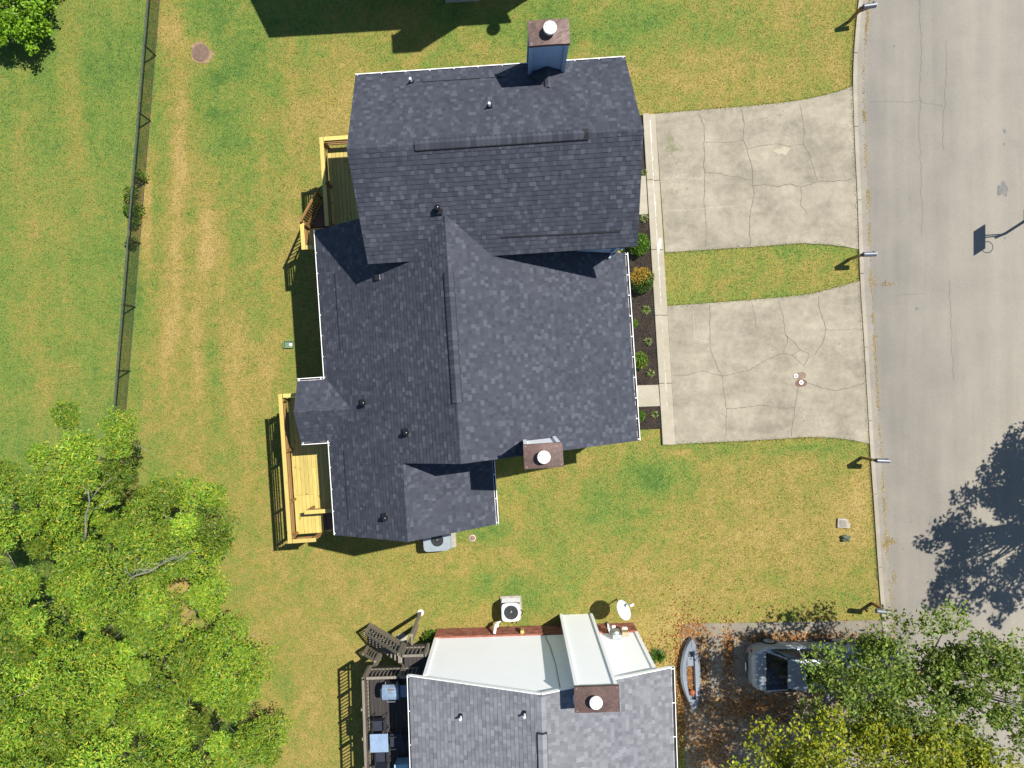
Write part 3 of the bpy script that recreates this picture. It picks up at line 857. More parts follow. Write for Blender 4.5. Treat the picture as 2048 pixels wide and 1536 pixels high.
def lap_wall(parent, F, p0, p1, z0, top, mat, out, name='siding', course=0.11, lip=0.006):
    """lapped siding boards on a wall from local p0 to p1; top = function of t giving the height"""
    mb = MB(); z = z0; a0 = Vector(p0); a1 = Vector(p1); N = 24
    maxz = max(top(i / N) for i in range(N + 1))
    while z < maxz:
        zt = z + course
        # find the span of t where the wall is higher than z
        ts = [i / 200 for i in range(201) if top(i / 200) > z + 0.001]
        if not ts: break
        t0, t1 = ts[0], ts[-1]
        ts2 = [i / 200 for i in range(201) if top(i / 200) >= zt]
        u0, u1 = (ts2[0], ts2[-1]) if ts2 else ((t0 + t1) / 2, (t0 + t1) / 2)
        ztop = min(zt, maxz)
        pt = lambda t, zz, o: F(lerp(a0.x, a1.x, t) + out[0] * o, lerp(a0.y, a1.y, t) + out[1] * o, zz)
        mb.add([pt(t0, z, lip), pt(t1, z, lip), pt(u1, ztop, 0.002), pt(u0, ztop, 0.002), pt(t0, z, 0), pt(t1, z, 0)], [(0, 1, 2, 3), (4, 5, 1, 0)])
        z = zt
    return mb.build(name, mat, parent)

def wall_box(parent, F, u0, u1, v0, v1, z0, z1, mat, name='wall'):
    m = MB(); p = [F(u0, v0, z0), F(u1, v0, z0), F(u1, v1, z0), F(u0, v1, z0), F(u0, v0, z1), F(u1, v0, z1), F(u1, v1, z1), F(u0, v1, z1)]
    m.hexa(p); return m.build(name, mat, parent)

def gable_wall(parent, F, axis, c, a0, a1, am, z0, ze, zr, th, mat, name='gable_wall'):
    """pentagon wall; axis 'u': wall in the plane u = c spanning v a0..a1"""
    m = MB(); poly = [(a0, z0), (a1, z0), (a1, ze), (am, zr), (a0, ze)]; n = 5
    f3 = (lambda a, z, d: F(c + d, a, z)) if axis == 'u' else (lambda a, z, d: F(a, c + d, z))
    v = [f3(a, z, 0) for a, z in poly] + [f3(a, z, th) for a, z in poly]
    m.add(v, [tuple(range(n)), tuple(range(2 * n - 1, n - 1, -1))] + [(i, (i + 1) % n, n + (i + 1) % n, n + i) for i in range(n)])
    return m.build(name, mat, parent)

def chimney(parent, F, u0, u1, v0, v1, z0, z1, mat, trim, capw=0.03, vent=(0, 0), vr=0.19):
    """clad chimney chase: lapped cladding, corner boards, rusty cap with round hood"""
    ch = wall_box(parent, F, u0, u1, v0, v1, z0, z1, mat, 'chimney')
    cons = lambda h: (lambda t: h)
    for (p0, p1, o) in (((u0, v0), (u1, v0), (0, -1)), ((u0, v1), (u1, v1), (0, 1)), ((u0, v0), (u0, v1), (-1, 0)), ((u1, v0), (u1, v1), (1, 0))):
        lap_wall(ch, F, (p0[0] + o[0] * .004, p0[1] + o[1] * .004, 0), (p1[0] + o[0] * .004, p1[1] + o[1] * .004, 0), z0, cons(z1), mat, o, 'cladding')
    for (u, v) in ((u0, v0), (u1, v0), (u0, v1), (u1, v1)):
        m = MB(); c = F(u, v, (z0 + z1) / 2); m.box(c, (0.11, 0.11, z1 - z0 - 0.01), F.t)
        m.build('corner_board', trim, ch)
    m = MB(); n = 10; c0, c1, d0, d1 = u0 - capw - .05, u1 + capw + .05, v0 - capw - .05, v1 + capw + .05
    cu, cv = (u0 + u1) / 2 + vent[0], (v0 + v1) / 2 + vent[1]
    pts = []; fs = []
    gx = [lerp(c0, c1, i / n) for i in range(n + 1)]; gy = [lerp(d0, d1, i / n) for i in range(n + 1)]
    for y in gy:
        for x in gx:
            r = math.hypot(x - cu, y - cv); pts.append(F(x, y, z1 + 0.03 + 0.05 * max(0, 1 - r / 0.6) + random.uniform(-0.003, 0.003)))
    for j in range(n):
        for i in range(n):
            a = j * (n + 1) + i; fs.append((a, a + 1, a + n + 2, a + n + 1))
    rim = [i for i in range(n + 1)] + [k * (n + 1) + n for k in range(1, n + 1)] + [n * (n + 1) + i for i in range(n - 1, -1, -1)] + [k * (n + 1) for k in range(n - 1, 0, -1)]
    base = len(pts); pts += [pts[i] - Vector((0, 0, 0.11)) for i in rim]
    for k in range(len(rim)):
        fs.append((rim[(k + 1) % len(rim)], rim[k], base + k, base + (k + 1) % len(rim)))
    m.add(pts, fs); cap = m.build('cap', M['rust'], ch, smooth=False)
    for (x, y) in ((c0 + .07, d0 + .06), (c1 - .07, d0 + .06), (c0 + .07, d1 - .06), (c1 - .07, d1 - .06)):
        MB().lathe(F(x, y, z1 + 0.028), [(0.014, 0), (0.014, 0.012), (0.006, 0.018)], 8).build('screw', M['stud'], cap)
    c = F(cu, cv, z1 + 0.06)
    hood = MB().lathe(c, [(vr * 0.62, 0), (vr * 0.62, 0.16), (vr, 0.17), (vr * 1.02, 0.22), (vr * 0.96, 0.245), (vr * 0.3, 0.262)], 28).build('hood', M['white_cap'], ch, smooth=False)
    for k in range(3):
        a = 0.6 + k * 2.09; q = c + Vector((math.cos(a) * vr * .75, math.sin(a) * vr * .75, 0.25))
        MB().lathe(q, [(0.016, 0), (0.016, 0.012), (0.005, 0.016)], 8).build('rivet', M['black_metal'], hood)
    return ch

def roof_vent(parent, F, u, v, z, kind):
    c = F(u, v, z)
    if kind == 'dome':
        m = MB().box(c + Vector((0, 0, 0.01)), (0.28, 0.28, 0.03), F.t); o = m.build('vent', M['black_plastic'], parent)
        MB().lathe(c, [(0.055, 0), (0.055, 0.2), (0.09, 0.20), (0.092, 0.25), (0.07, 0.30), (0.03, 0.325)], 18).build('vent_hood', M['black_plastic'], o, smooth=True)
    elif kind == 'pipe':
        m = MB().lathe(c - Vector((0, 0, 0.06)), [(0.10, 0), (0.095, 0.07), (0.045, 0.13), (0.04, 0.16)], 16); o = m.build('vent', M['black_plastic'], parent, smooth=True)
        MB().tube([c, c + Vector((0, 0, 0.30))], 0.036, 12).build('vent_pipe', M['white_metal'], o)
    else:
        m = MB().box(c + Vector((0, 0, 0.03)), (0.2, 0.24, 0.10), F.t); o = m.build('vent', M['black_plastic'], parent, bevel=0.02)
    return o

# ------------------------------------------------------------------ the main duplex
F = Fr(3.8)
house = thing('duplex_house', 'two-winged house with dark slate shingle roof between the two cracked driveways and the backyard', 'house', F(-0.5, 2, 0))
SL = 0.683                                    # slope of the lower wing
A_u0, A_u1, A_vs, A_vn, A_vr, A_ze, A_zr = -4.23, 4.19, 4.03, 9.90, 6.93, 6.85, 8.88
B_u0, B_ur, B_u1, B_vs, B_zw, B_zr = -6.41, -1.68, 4.28, -2.29, 4.45, 7.68
B_ze = 3.93
C_ur, C_u1, C_vs = -3.64, -0.87, -4.80
C_zr = B_zw + SL * (C_ur - B_u0); C_ze = C_zr - SL * (C_u1 - C_ur)
D_u0, D_v0, D_v1, D_vr, D_ze, D_zr = -7.38, -1.52, 0.58, -0.47, 4.48, 5.12
zW = lambda u: B_zw + SL * (u - B_u0)         # west slope of the lower wing
SE_ = (B_zr - B_ze) / (B_u1 - B_ur)
zE = lambda u: B_zr - SE_ * (u - B_ur)

# walls
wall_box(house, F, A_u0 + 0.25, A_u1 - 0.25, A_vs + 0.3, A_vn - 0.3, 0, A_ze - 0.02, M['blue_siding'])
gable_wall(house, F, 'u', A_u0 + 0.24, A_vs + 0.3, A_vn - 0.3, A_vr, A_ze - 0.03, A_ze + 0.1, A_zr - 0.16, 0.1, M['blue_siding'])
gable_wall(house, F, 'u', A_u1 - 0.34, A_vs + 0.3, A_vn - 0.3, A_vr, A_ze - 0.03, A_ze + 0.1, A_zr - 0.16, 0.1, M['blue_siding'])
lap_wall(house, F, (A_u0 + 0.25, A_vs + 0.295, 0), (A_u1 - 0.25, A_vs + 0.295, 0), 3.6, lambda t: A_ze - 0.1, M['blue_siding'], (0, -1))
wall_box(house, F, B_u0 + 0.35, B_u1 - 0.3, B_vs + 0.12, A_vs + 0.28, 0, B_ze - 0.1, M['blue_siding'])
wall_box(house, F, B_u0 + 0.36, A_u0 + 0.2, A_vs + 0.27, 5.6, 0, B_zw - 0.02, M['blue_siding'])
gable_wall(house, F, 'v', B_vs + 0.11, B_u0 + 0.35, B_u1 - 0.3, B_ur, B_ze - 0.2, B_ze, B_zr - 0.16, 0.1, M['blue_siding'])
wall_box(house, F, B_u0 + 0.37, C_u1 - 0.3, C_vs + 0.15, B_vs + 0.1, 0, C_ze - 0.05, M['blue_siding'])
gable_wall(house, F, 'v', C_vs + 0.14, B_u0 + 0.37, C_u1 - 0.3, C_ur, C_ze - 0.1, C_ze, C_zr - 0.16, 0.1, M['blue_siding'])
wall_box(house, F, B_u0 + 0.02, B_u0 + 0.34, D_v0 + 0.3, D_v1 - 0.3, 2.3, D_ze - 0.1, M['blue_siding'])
gable_wall(house, F, 'u', D_u0 + 0.14, D_v0 + 0.1, D_v1 - 0.1, D_vr, D_ze - 0.32, D_ze - 0.12, D_zr - 0.18, 0.06, M['white_siding'])
for vv in (D_v0 + 0.14, D_v1 - 0.14):        # porch posts carrying the small gable
    m = MB(); m.box(F(D_u0 + 0.2, vv, (2.45 + D_ze - 0.14) / 2), (0.1, 0.1, D_ze - 0.14 - 2.45), F.t); m.build('porch_post', M['post_brown'], house)

roof = roof_slab(house, F, [
    [(A_u0, A_vs, A_ze), (A_u1, A_vs, A_ze), (A_u1, A_vr, A_zr), (A_u0, A_vr, A_zr)],
    [(A_u0, A_vn, A_ze), (A_u1, A_vn, A_ze), (A_u1, A_vr, A_zr), (A_u0, A_vr, A_zr)],
    [(B_u0, B_vs, B_zw), (B_u0, 4.0, B_zw), (B_ur, 4.0, B_zr), (B_ur, B_vs, B_zr)],
    [(B_u0, 4.0, B_zw), (B_u0, 5.75, B_zw), (A_u0 + 0.1, 5.75, zW(A_u0 + 0.1)), (A_u0 + 0.1, 4.0, zW(A_u0 + 0.1))],
    [(-3.2, 4.0, zW(-3.2)), (B_ur, 4.0, B_zr), (B_ur, 5.32, B_zr)],
    [(0.3, 4.0, zE(0.3)), (B_ur, 4.0, B_zr), (B_ur, 5.32, B_zr)],
    [(B_u1, B_vs, B_ze), (B_u1, 4.34, B_ze), (B_ur, 4.34, B_zr), (B_ur, B_vs, B_zr)],
    [(B_u0, C_vs, B_zw), (B_u0, B_vs, B_zw), (C_ur, B_vs, C_zr), (C_ur, C_vs, C_zr)],
    [(C_u1, C_vs, C_ze), (C_u1, B_vs + .1, C_ze), (C_ur, B_vs + .1, C_zr), (C_ur, C_vs, C_zr)],
], name='roof', th=0.13)
D_slope = (D_zr - D_ze) / (D_vr - D_v0)
D_ue = B_u0 + (D_zr - B_zw) / SL              # where the little ridge dies into the west slope
D_uw = B_u0 + (D_ze - B_zw) / SL
roof_d = roof_slab(house, F, [[(D_u0, D_v0, D_ze), (D_uw, D_v0, D_ze), (D_ue, D_vr, D_zr), (D_u0, D_vr, D_zr)],
                              [(D_u0, D_v1, D_ze), (D_uw, D_v1, D_ze), (D_ue, D_vr, D_zr), (D_u0, D_vr, D_zr)]], name='porch_roof', th=0.1)
sh = Shingles(PAL_DARK, 0.075, 0.20, 5)
def lay(sh, F, a, b, c, polys):
    O, e, up = slope_plane(F, a, b, c)
    for p in polys: sh.plane(O, e, up, to2(O, e, up, F, p))
lay(sh, F, (A_u0, A_vs, A_ze), (A_u1, A_vs, A_ze), (A_u0, A_vr, A_zr), [[(A_u0, A_vs, A_ze), (A_u1, A_vs, A_ze), (A_u1, A_vr, A_zr), (A_u0, A_vr, A_zr)]])
lay(sh, F, (A_u1, A_vn, A_ze), (A_u0, A_vn, A_ze), (A_u1, A_vr, A_zr), [[(A_u0, A_vn, A_ze), (A_u1, A_vn, A_ze), (A_u1, A_vr, A_zr), (A_u0, A_vr, A_zr)]])
lay(sh, F, (B_u0, 5.75, B_zw), (B_u0, C_vs, B_zw), (B_ur, 5.75, B_zr), [
    [(B_u0, B_vs, B_zw), (B_u0, 4.00, B_zw), (B_ur, 4.00, B_zr), (B_ur, B_vs, B_zr)],
    [(B_u0, 4.00, B_zw), (B_u0, 5.75, B_zw), (A_u0 + .1, 5.75, zW(A_u0 + .1)), (A_u0 + .1, 4.00, zW(A_u0 + .1))],
    [(A_u0 + .1, 4.00, zW(A_u0 + .1)), (A_u0 + .1, 4.32, zW(A_u0 + .1)), (B_ur, 4.32, B_zr), (B_ur, 4.00, B_zr)],
    [(-3.2, 4.32, zW(-3.2)), (B_ur, 4.32, B_zr), (B_ur, 5.32, B_zr)],
    [(B_u0, C_vs, B_zw), (B_u0, B_vs, B_zw), (C_ur, B_vs, C_zr), (C_ur, C_vs, C_zr)]])
lay(sh, F, (B_u1, B_vs, B_ze), (B_u1, 4.34, B_ze), (B_ur, B_vs, B_zr), [
    [(B_u1, B_vs, B_ze), (B_u1, 4.34, B_ze), (B_ur, 4.34, B_zr), (B_ur, B_vs, B_zr)],
    [(0.5, 4.34, zE(0.5)), (B_ur, 4.34, B_zr), (B_ur, 5.32, B_zr)]])
lay(sh, F, (C_u1, C_vs, C_ze), (C_u1, B_vs, C_ze), (C_ur, C_vs, C_zr), [[(C_u1, C_vs, C_ze), (C_u1, B_vs + .1, C_ze), (C_ur, B_vs + .1, C_zr), (C_ur, C_vs, C_zr)]])
lay(sh, F, (D_u0, D_v0, D_ze), (D_uw, D_v0, D_ze), (D_u0, D_vr, D_zr), [[(D_u0, D_v0, D_ze), (D_uw, D_v0, D_ze), (D_ue, D_vr, D_zr), (D_u0, D_vr, D_zr)]])
lay(sh, F, (D_uw, D_v1, D_ze), (D_u0, D_v1, D_ze), (D_uw, D_vr, D_zr), [[(D_u0, D_v1, D_ze), (D_uw, D_v1, D_ze), (D_ue, D_vr, D_zr), (D_u0, D_vr, D_zr)]])
sh.build(roof, M['shingle_dark'])
dn = lambda du, dv, dz: (F(du, dv, dz)).normalized()
pitA = (A_zr - A_ze) / (A_vr - A_vs)
capal = [(0.034, 0.039, 0.053), (0.041, 0.046, 0.062), (0.048, 0.054, 0.071), (0.056, 0.062, 0.080)]
ridge_caps(roof, F(A_u0, A_vr, A_zr), F(A_u1, A_vr, A_zr), dn(0, 1, -pitA), dn(0, -1, -pitA), M['shingle_dark'], capal, 0.17)
ridge_caps(roof, F(B_ur, B_vs, B_zr), F(B_ur, 5.26, B_zr), dn(-1, 0, -SL), dn(1, 0, -SE_), M['shingle_dark'], capal, 0.16, seed=4)
ridge_caps(roof, F(C_ur, C_vs, C_zr), F(C_ur, B_vs - 0.05, C_zr), dn(-1, 0, -SL), dn(1, 0, -SL), M['shingle_dark'], capal, 0.15, seed=5)
ridge_caps(roof_d, F(D_u0, D_vr, D_zr), F(D_ue, D_vr, D_zr), dn(0, 1, -D_slope), dn(0, -1, -D_slope), M['shingle_dark'], capal, 0.14, seed=6)
# ridge vents: a raised capped strip
def ridge_vent(p0, p1, l, r, seed):
    m = MB(); Z = Vector((0, 0, 1)); d = (p1 - p0).normalized()
    v = []
    for p in (p0, p1):
        v += [p + l * 0.19 + Z * 0.000, p + l * 0.19 + Z * 0.055, p + Z * 0.060, p + r * 0.19 + Z * 0.055, p + r * 0.19]
    m.add(v, [(0, 1, 6, 5), (1, 2, 7, 6), (2, 3, 8, 7), (3, 4, 9, 8), (0, 1, 2, 3, 4), (9, 8, 7, 6, 5)]); rv = m.build('ridge_vent', M['dark_gap'], house)
    ridge_caps(rv, p0 + Z * 0.048, p1 + Z * 0.048, l, r, M['shingle_dark'], capal, 0.168, seed=seed, lift=0.02)
ridge_vent(F(-2.30, A_vr, A_zr + .01), F(2.63, A_vr, A_zr + .01), dn(0, 1, -pitA), dn(0, -1, -pitA), 8)
ridge_vent(F(B_ur, -0.46, B_zr + .01), F(B_ur, 3.46, B_zr + .01), dn(-1, 0, -SL), dn(1, 0, -SE_), 9)
# dark intake-vent slits under a lifted course
def slit(p0, p1, n, w=0.035, h=0.03):
    MB().beam(p0 + n * 0.018, p1 + n * 0.018, w, h, up=n).build('intake_vent', M['dark_gap'], house)
nA = F(0, -pitA, 1).normalized(); nW = F(-SL, 0, 1).normalized()
zA = lambda v: A_ze + pitA * (v - A_vs)
slit(F(-0.05, 4.52, zA(4.52)), F(3.62, 4.46, zA(4.46)), nA); slit(F(-5.72, 4.15, zW(-5.72)), F(-5.72, 1.6, zW(-5.72)), nW, 0.022)
slit(F(-5.84, -1.86, zW(-5.84)), F(-5.84, -4.25, zW(-5.84)), nW, 0.022)
nAn = F(0, pitA, 1).normalized(); zAn = lambda v: A_ze + pitA * (A_vn - v)
slit(F(-2.3, 9.41, zAn(9.41)), F(0.4, 9.40, zAn(9.40)), nAn, 0.012, 0.02)
# gutters
G = M['white_metal']; out_w, out_e, out_n, out_s = F(-1, 0, 0), F(1, 0, 0), F(0, 1, 0), F(0, -1, 0)
gutter(house, F(A_u0, A_vn, A_ze - .02), F(A_u1, A_vn, A_ze - .02), out_n, G, w=0.07)
gutter(house, F(B_u0, 5.75, B_zw - .02), F(B_u0, D_v1 + .02, B_zw - .02), out_w, G, w=0.075)
gutter(house, F(B_u0, D_v0 - .12, B_zw - .02), F(B_u0, C_vs, B_zw - .02), out_w, G, w=0.075)
gutter(house, F(B_u1, 4.36, B_ze - .02), F(B_u1, B_vs, B_ze - .02), out_e, G, w=0.11)
gutter(house, F(C_u1, B_vs + .1, C_ze - .02), F(C_u1, C_vs, C_ze - .02), out_e, G, w=0.10)
gutter(house, F(D_u0, D_v1, D_ze - .02), F(B_u0 - .1, D_v1, D_ze - .02), out_n, G, w=0.10)
gutter(house, F(D_u0, D_v0, D_ze - .02), F(B_u0, D_v0, D_ze - .02), out_s, G, w=0.10)
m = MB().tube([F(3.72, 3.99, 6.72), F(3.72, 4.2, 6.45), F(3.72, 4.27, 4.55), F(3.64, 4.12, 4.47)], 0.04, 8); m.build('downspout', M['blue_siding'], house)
# chimneys and the little cricket behind the northern one
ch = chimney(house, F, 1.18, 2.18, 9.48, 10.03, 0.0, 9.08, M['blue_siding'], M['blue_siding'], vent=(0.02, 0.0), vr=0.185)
chs = chimney(house, F, 0.28, 1.25, -2.39, -1.84, 0.0, 8.54, M['white_siding'], M['white_siding'], vent=(0.0, -0.02), vr=0.185)
m = MB(); cz = zAn(9.45)
m.add([F(1.10, 9.48, cz + .01), F(2.26, 9.48, cz + .01), F(1.68, 9.48, cz + .46), F(1.68, 8.80, zAn(8.80) + .02), F(1.10, 9.48, cz - .3), F(2.26, 9.48, cz - .3)], [(0, 2, 3), (2, 1, 3), (0, 4, 5, 1, 2), (0, 3, 4), (1, 5, 3)], (0.040, 0.045, 0.060))
m.build('cricket', M['shingle_dark'], house)
ridge_caps(house, F(1.68, 8.82, zAn(8.80) + .03), F(1.68, 9.47, cz + .47), dn(-0.8, 0, -0.45), dn(0.8, 0, -0.45), M['shingle_dark'], capal, 0.10, seed=12)
# vents
def loc_on(px, py, zf, z0=6.0):
    for _ in range(12):
        l = F.inv(W(px, py, z0)); z0 = zf(l)
    return l.x, l.y, z0
for (px, py, zf, kd) in ((823, 165, lambda l: zAn(l.y), 'pipe'), (979, 214, lambda l: zAn(l.y), 'pipe'), (876, 419, lambda l: zA(l.y), 'dome'), (729, 806, lambda l: zW(l.x), 'dome'),
                         (814, 865, lambda l: zW(l.x), 'dome'), (772, 1034, lambda l: zW(l.x), 'dome'), (755, 554, lambda l: zW(l.x), 'low')):
    roof_vent(house, F, *loc_on(px, py, zf), kd)

# ------------------------------------------------------------------ southern neighbour: grey roof, white gable
S = Fr(1.8)
nb = thing('neighbour_house', 'house with light grey shingle roof and white lapped gable wall on a red brick base', 'house', S(0.6, -14, 0))
s_u0, s_ur, s_u1, s_vn, s_vs, s_ze, s_zr = -3.82, 0.61, 5.12, -9.86, -20.0, 4.72, 6.5
sW = (s_zr - s_ze) / (s_ur - s_u0); s_e = (s_zr - s_ze) / (s_u1 - s_ur)
wv = s_vn - 0.06                              # gable wall plane
wall_box(nb, S, -3.31, 4.58, s_vs + .3, wv - 0.02, 0.0, s_ze - 0.2, M['white_siding'])
gable_wall(nb, S, 'v', wv - 0.12, -3.31, 4.58, s_ur, s_ze - 0.22, s_ze + sW * 0.5 - 0.16, s_zr - 0.14, 0.1, M['white_siding'])
topf = lambda t: s_zr - 0.15 - (sW if lerp(-3.31, 4.58, t) < s_ur else s_e) * abs(lerp(-3.31, 4.58, t) - s_ur)
lap_wall(nb, S, (-3.31, wv - 0.014, 0), (4.58, wv - 0.014, 0), 0.98, topf, M['white_siding'], (0, 1), course=0.18, lip=0.009)
for u in (-3.31, 4.58):
    MB().box(S(u, wv - 0.02, 0.98 + (s_ze - 1.1) / 2), (0.13, 0.10, s_ze - 1.1), S.t).build('corner_board', M['white_siding'], nb)
# brick base: mortar core and separate bricks
core = wall_box(nb, S, -3.36, 4.63, wv - 0.1, wv + 0.028, 0, 0.98, M['mortar'], 'brick_base')
mb = MB(); rb = random.Random(4); row = 0; z = 0.012
while z < 0.95:
    u = -3.37 - (0.105 if row % 2 else 0)
    while u < 4.64:
        a, b = max(u, -3.37), min(u + 0.2, 4.64)
        if b - a > 0.03:
            k = rb.uniform(0.7, 1.25); cc = rb.choice(((0.27, 0.085, 0.05), (0.33, 0.11, 0.065), (0.22, 0.07, 0.045), (0.30, 0.13, 0.085)))
            p = [S(a, wv + .02, z), S(b, wv + .02, z), S(b, wv + .045, z), S(a, wv + .045, z)]
            q = [x + Vector((0, 0, 0.062)) for x in p]
            mb.hexa(p + q, tuple(v * k for v in cc))
        u += 0.211
    z += 0.073; row += 1
u = -3.36
while u < 4.62:                                # rowlock course on top of the base
    k = rb.uniform(0.75, 1.2); cc = (0.30 * k, 0.10 * k, 0.06 * k)
    p = [S(u, wv - .005, 0.975), S(u + .066, wv - .005, 0.975), S(u + .066, wv + .062, 0.968), S(u, wv + .062, 0.968)]
    mb.hexa(p + [x + Vector((0, 0, 0.03)) for x in p], cc); u += 0.076
mb.build('brick_course', M['brick'], core, kind='stuff')
# chimney chase on the gable wall
nch = chimney(nb, S, 1.70, 2.93, -10.12, -9.48, 0.0, 7.05, M['white_siding'], M['white_siding'], vent=(-0.06, 0.0), vr=0.2)
# chase continues above the roof: roof
nroof = roof_slab(nb, S, [[(s_u0, s_vs, s_ze), (s_u0, s_vn, s_ze), (s_ur, s_vn, s_zr), (s_ur, s_vs, s_zr)], [(s_u1, s_vs, s_ze), (s_u1, s_vn, s_ze), (s_ur, s_vn, s_zr), (s_ur, s_vs, s_zr)]], name='roof', th=0.13)
sg = Shingles(PAL_GREY, 0.10, 0.22, 9)
lay(sg, S, (s_u0, s_vn, s_ze), (s_u0, -14.4, s_ze), (s_ur, s_vn, s_zr), [[(s_u0, -14.6, s_ze), (s_u0, s_vn, s_ze), (s_ur, s_vn, s_zr), (s_ur, -14.6, s_zr)]])
lay(sg, S, (s_u1, -14.4, s_ze), (s_u1, s_vn, s_ze), (s_ur, -14.4, s_zr), [[(s_u1, -14.6, s_ze), (s_u1, s_vn, s_ze), (s_ur, s_vn, s_zr), (s_ur, -14.6, s_zr)]])
sg.build(nroof, M['shingle_grey'])
dnS = lambda du, dv, dz: S(du, dv, dz).normalized()
gpal = [(0.17, 0.172, 0.185), (0.195, 0.197, 0.21), (0.215, 0.218, 0.23)]
ridge_caps(nroof, S(s_ur, -14.6, s_zr), S(s_ur, s_vn - .02, s_zr), dnS(-1, 0, -sW), dnS(1, 0, -s_e), M['shingle_grey'], gpal, 0.17, seed=15, lift=0.035)
m = MB(); p0, p1 = S(s_ur, -14.6, s_zr + .01), S(s_ur, -11.05, s_zr + .01); l, r = dnS(-1, 0, -sW), dnS(1, 0, -s_e); Z = Vector((0, 0, 1)); v = []
for p in (p0, p1): v += [p + l * 0.17, p + l * 0.17 + Z * 0.075, p + Z * 0.08, p + r * 0.17 + Z * 0.075, p + r * 0.17]
m.add(v, [(0, 1, 6, 5), (1, 2, 7, 6), (2, 3, 8, 7), (3, 4, 9, 8), (9, 8, 7, 6, 5)]); rv = m.build('ridge_vent', M['dark_gap'], nb)
ridge_caps(rv, p0 + Z * .06, p1 + Z * .06, l, r, M['shingle_grey'], gpal, 0.155, seed=16, lift=0.035)
gutter(nb, S(s_u0, s_vn + .02, s_ze - .02), S(s_u0, -14.6, s_ze - .02), S(-1, 0, 0), G, 1.1, 0.085)
gutter(nb, S(s_u1, s_vn + .02, s_ze - .02), S(s_u1, -14.6, s_ze - .02), S(1, 0, 0), G, 1.1, 0.13)
m = MB()                                       # white rake boards
m.beam(S(s_u0, s_vn + .012, s_ze - .06), S(s_ur, s_vn + .012, s_zr - .06), 0.025, 0.14); m.beam(S(s_u1, s_vn + .012, s_ze - .06), S(s_ur, s_vn + .012, s_zr - .06), 0.025, 0.14)
m.build('rake_board', M['white_metal'], nb)
szW = lambda l: s_ze + sW * (l.x - s_u0)
for (px, py) in ((922, 1431), (1049, 1426)):
    z0 = 5.5
    for _ in range(10):
        l = S.inv(W(px, py, z0)); z0 = szW(l)
    roof_vent(nb, S, l.x, l.y, z0, 'pipe')
# cable down the gable wall
m = MB().tube([S(1.25, wv + .02, 5.9), S(1.23, wv + .03, 4.0), S(1.12, wv + .02, 2.2), S(1.02, wv + .03, 1.5), S(1.0, wv + .07, 0.9), S(0.95, wv + .08, 0.2)], 0.012, 5); m.build('cable', M['black_metal'], nb)

# ================================================================== DECKS
def board_run(parent, Fm, u0, u1, v0, v1, z, mat, bw=0.138, gap=0.008, th=0.035, name='board', joints=()):
    """deck boards lying along v; joints = v positions where a board ends"""
    cache = {}; u = u0; i = 0
    rr = random.Random(int(abs(u0 * 100) + abs(v0 * 10)))
    while u + bw <= u1 + 0.001:
        cuts = [v0, v1]
        if joints: cuts = [v0, rr.choice(joints), v1]
        for a, b in zip(sorted(cuts)[:-1], sorted(cuts)[1:]):
            L = round(b - a - 0.004, 3)
            if L not in cache:
                cache[L] = MB().box((0, 0, 0), (bw, L, th)).mesh(name, mat=mat)
            link(name, cache[L], parent, Fm(u + bw / 2, (a + b) / 2, z - th / 2 + rr.uniform(-0.002, 0.002)), (0, 0, Fm.t))
        u += bw + gap; i += 1

def hrail(parent, Fm, p0, p1, zf, zt, mat_cap, mat_in, posts=(0.0, 1.0), n=4, capw=0.14, cap_ext=0.0, inset=(0, 0)):
    """railing with a flat cap and horizontal rails, from local p0 to p1"""
    a, b = Vector(p0), Vector(p1); d = (b - a).normalized(); L = (b - a).length
    m = MB(); m.beam(Fm(*(a - d * cap_ext), zt), Fm(*(b + d * cap_ext), zt), capw, 0.038); cp = m.build('top_rail', mat_cap, parent)
    ix, iy = inset
    for k in range(n):
        z = zf + 0.12 + (zt - zf - 0.18) * k / (n - 1) if n > 1 else zf + 0.4
        MB().beam(Fm(a.x, a.y, z), Fm(b.x, b.y, z), 0.034, 0.07).build('rail', mat_in, parent)
    for t in posts:
        p = a + (b - a) * t + Vector((ix, iy)) * 0.065
        MB().box(Fm(p.x, p.y, (zf - 0.25 + zt - 0.03) / 2), (0.09, 0.09, zt - 0.03 - zf + 0.25), Fm.t).build('post', mat_in, parent)

def brail(parent, Fm, p0, p1, z0, z1, h, mat, step=0.13, cap=True, bal=0.034, posts=True, name='rail'):
    """railing with upright balusters; the floor runs from z0 to z1"""
    a, b = Vector(p0), Vector(p1); L = (b - a).length; sl = (z1 - z0) / L
    f = lambda t, z: Fm(lerp(a.x, b.x, t), lerp(a.y, b.y, t), z)
    MB().beam(f(0, z0 + h), f(1, z1 + h), 0.09 if cap else 0.05, 0.04).build('top_rail', mat, parent)
    MB().beam(f(0, z0 + 0.1), f(1, z1 + 0.1), 0.04, 0.075).build(name, mat, parent)
    n = max(2, int(L / step)); me = MB().box((0, 0, 0), (bal, bal, h - 0.10)).mesh('baluster', mat=mat)
    for i in range(n):
        t = (i + 0.5) / n
        link('baluster', me, parent, f(t, lerp(z0, z1, t) + 0.09 + (h - 0.10) / 2), (0, 0, Fm.t))
    if posts:
        for t in (0, 1):
            MB().box(f(t, lerp(z0, z1, t) + h / 2 - 0.08), (0.09, 0.09, h + 0.2), Fm.t).build('post', mat, parent)

def legs(parent, Fm, pts, zt, mat):
    for (u, v) in pts:
        MB().box(Fm(u, v, zt / 2 - 0.02), (0.14, 0.14, zt + 0.04), Fm.t).build('support_post', mat, parent)

DZ, RZ = 2.66, 3.38
NEW, RAILN, BR = M['deck_new'], M['rail_new'], M['post_brown']
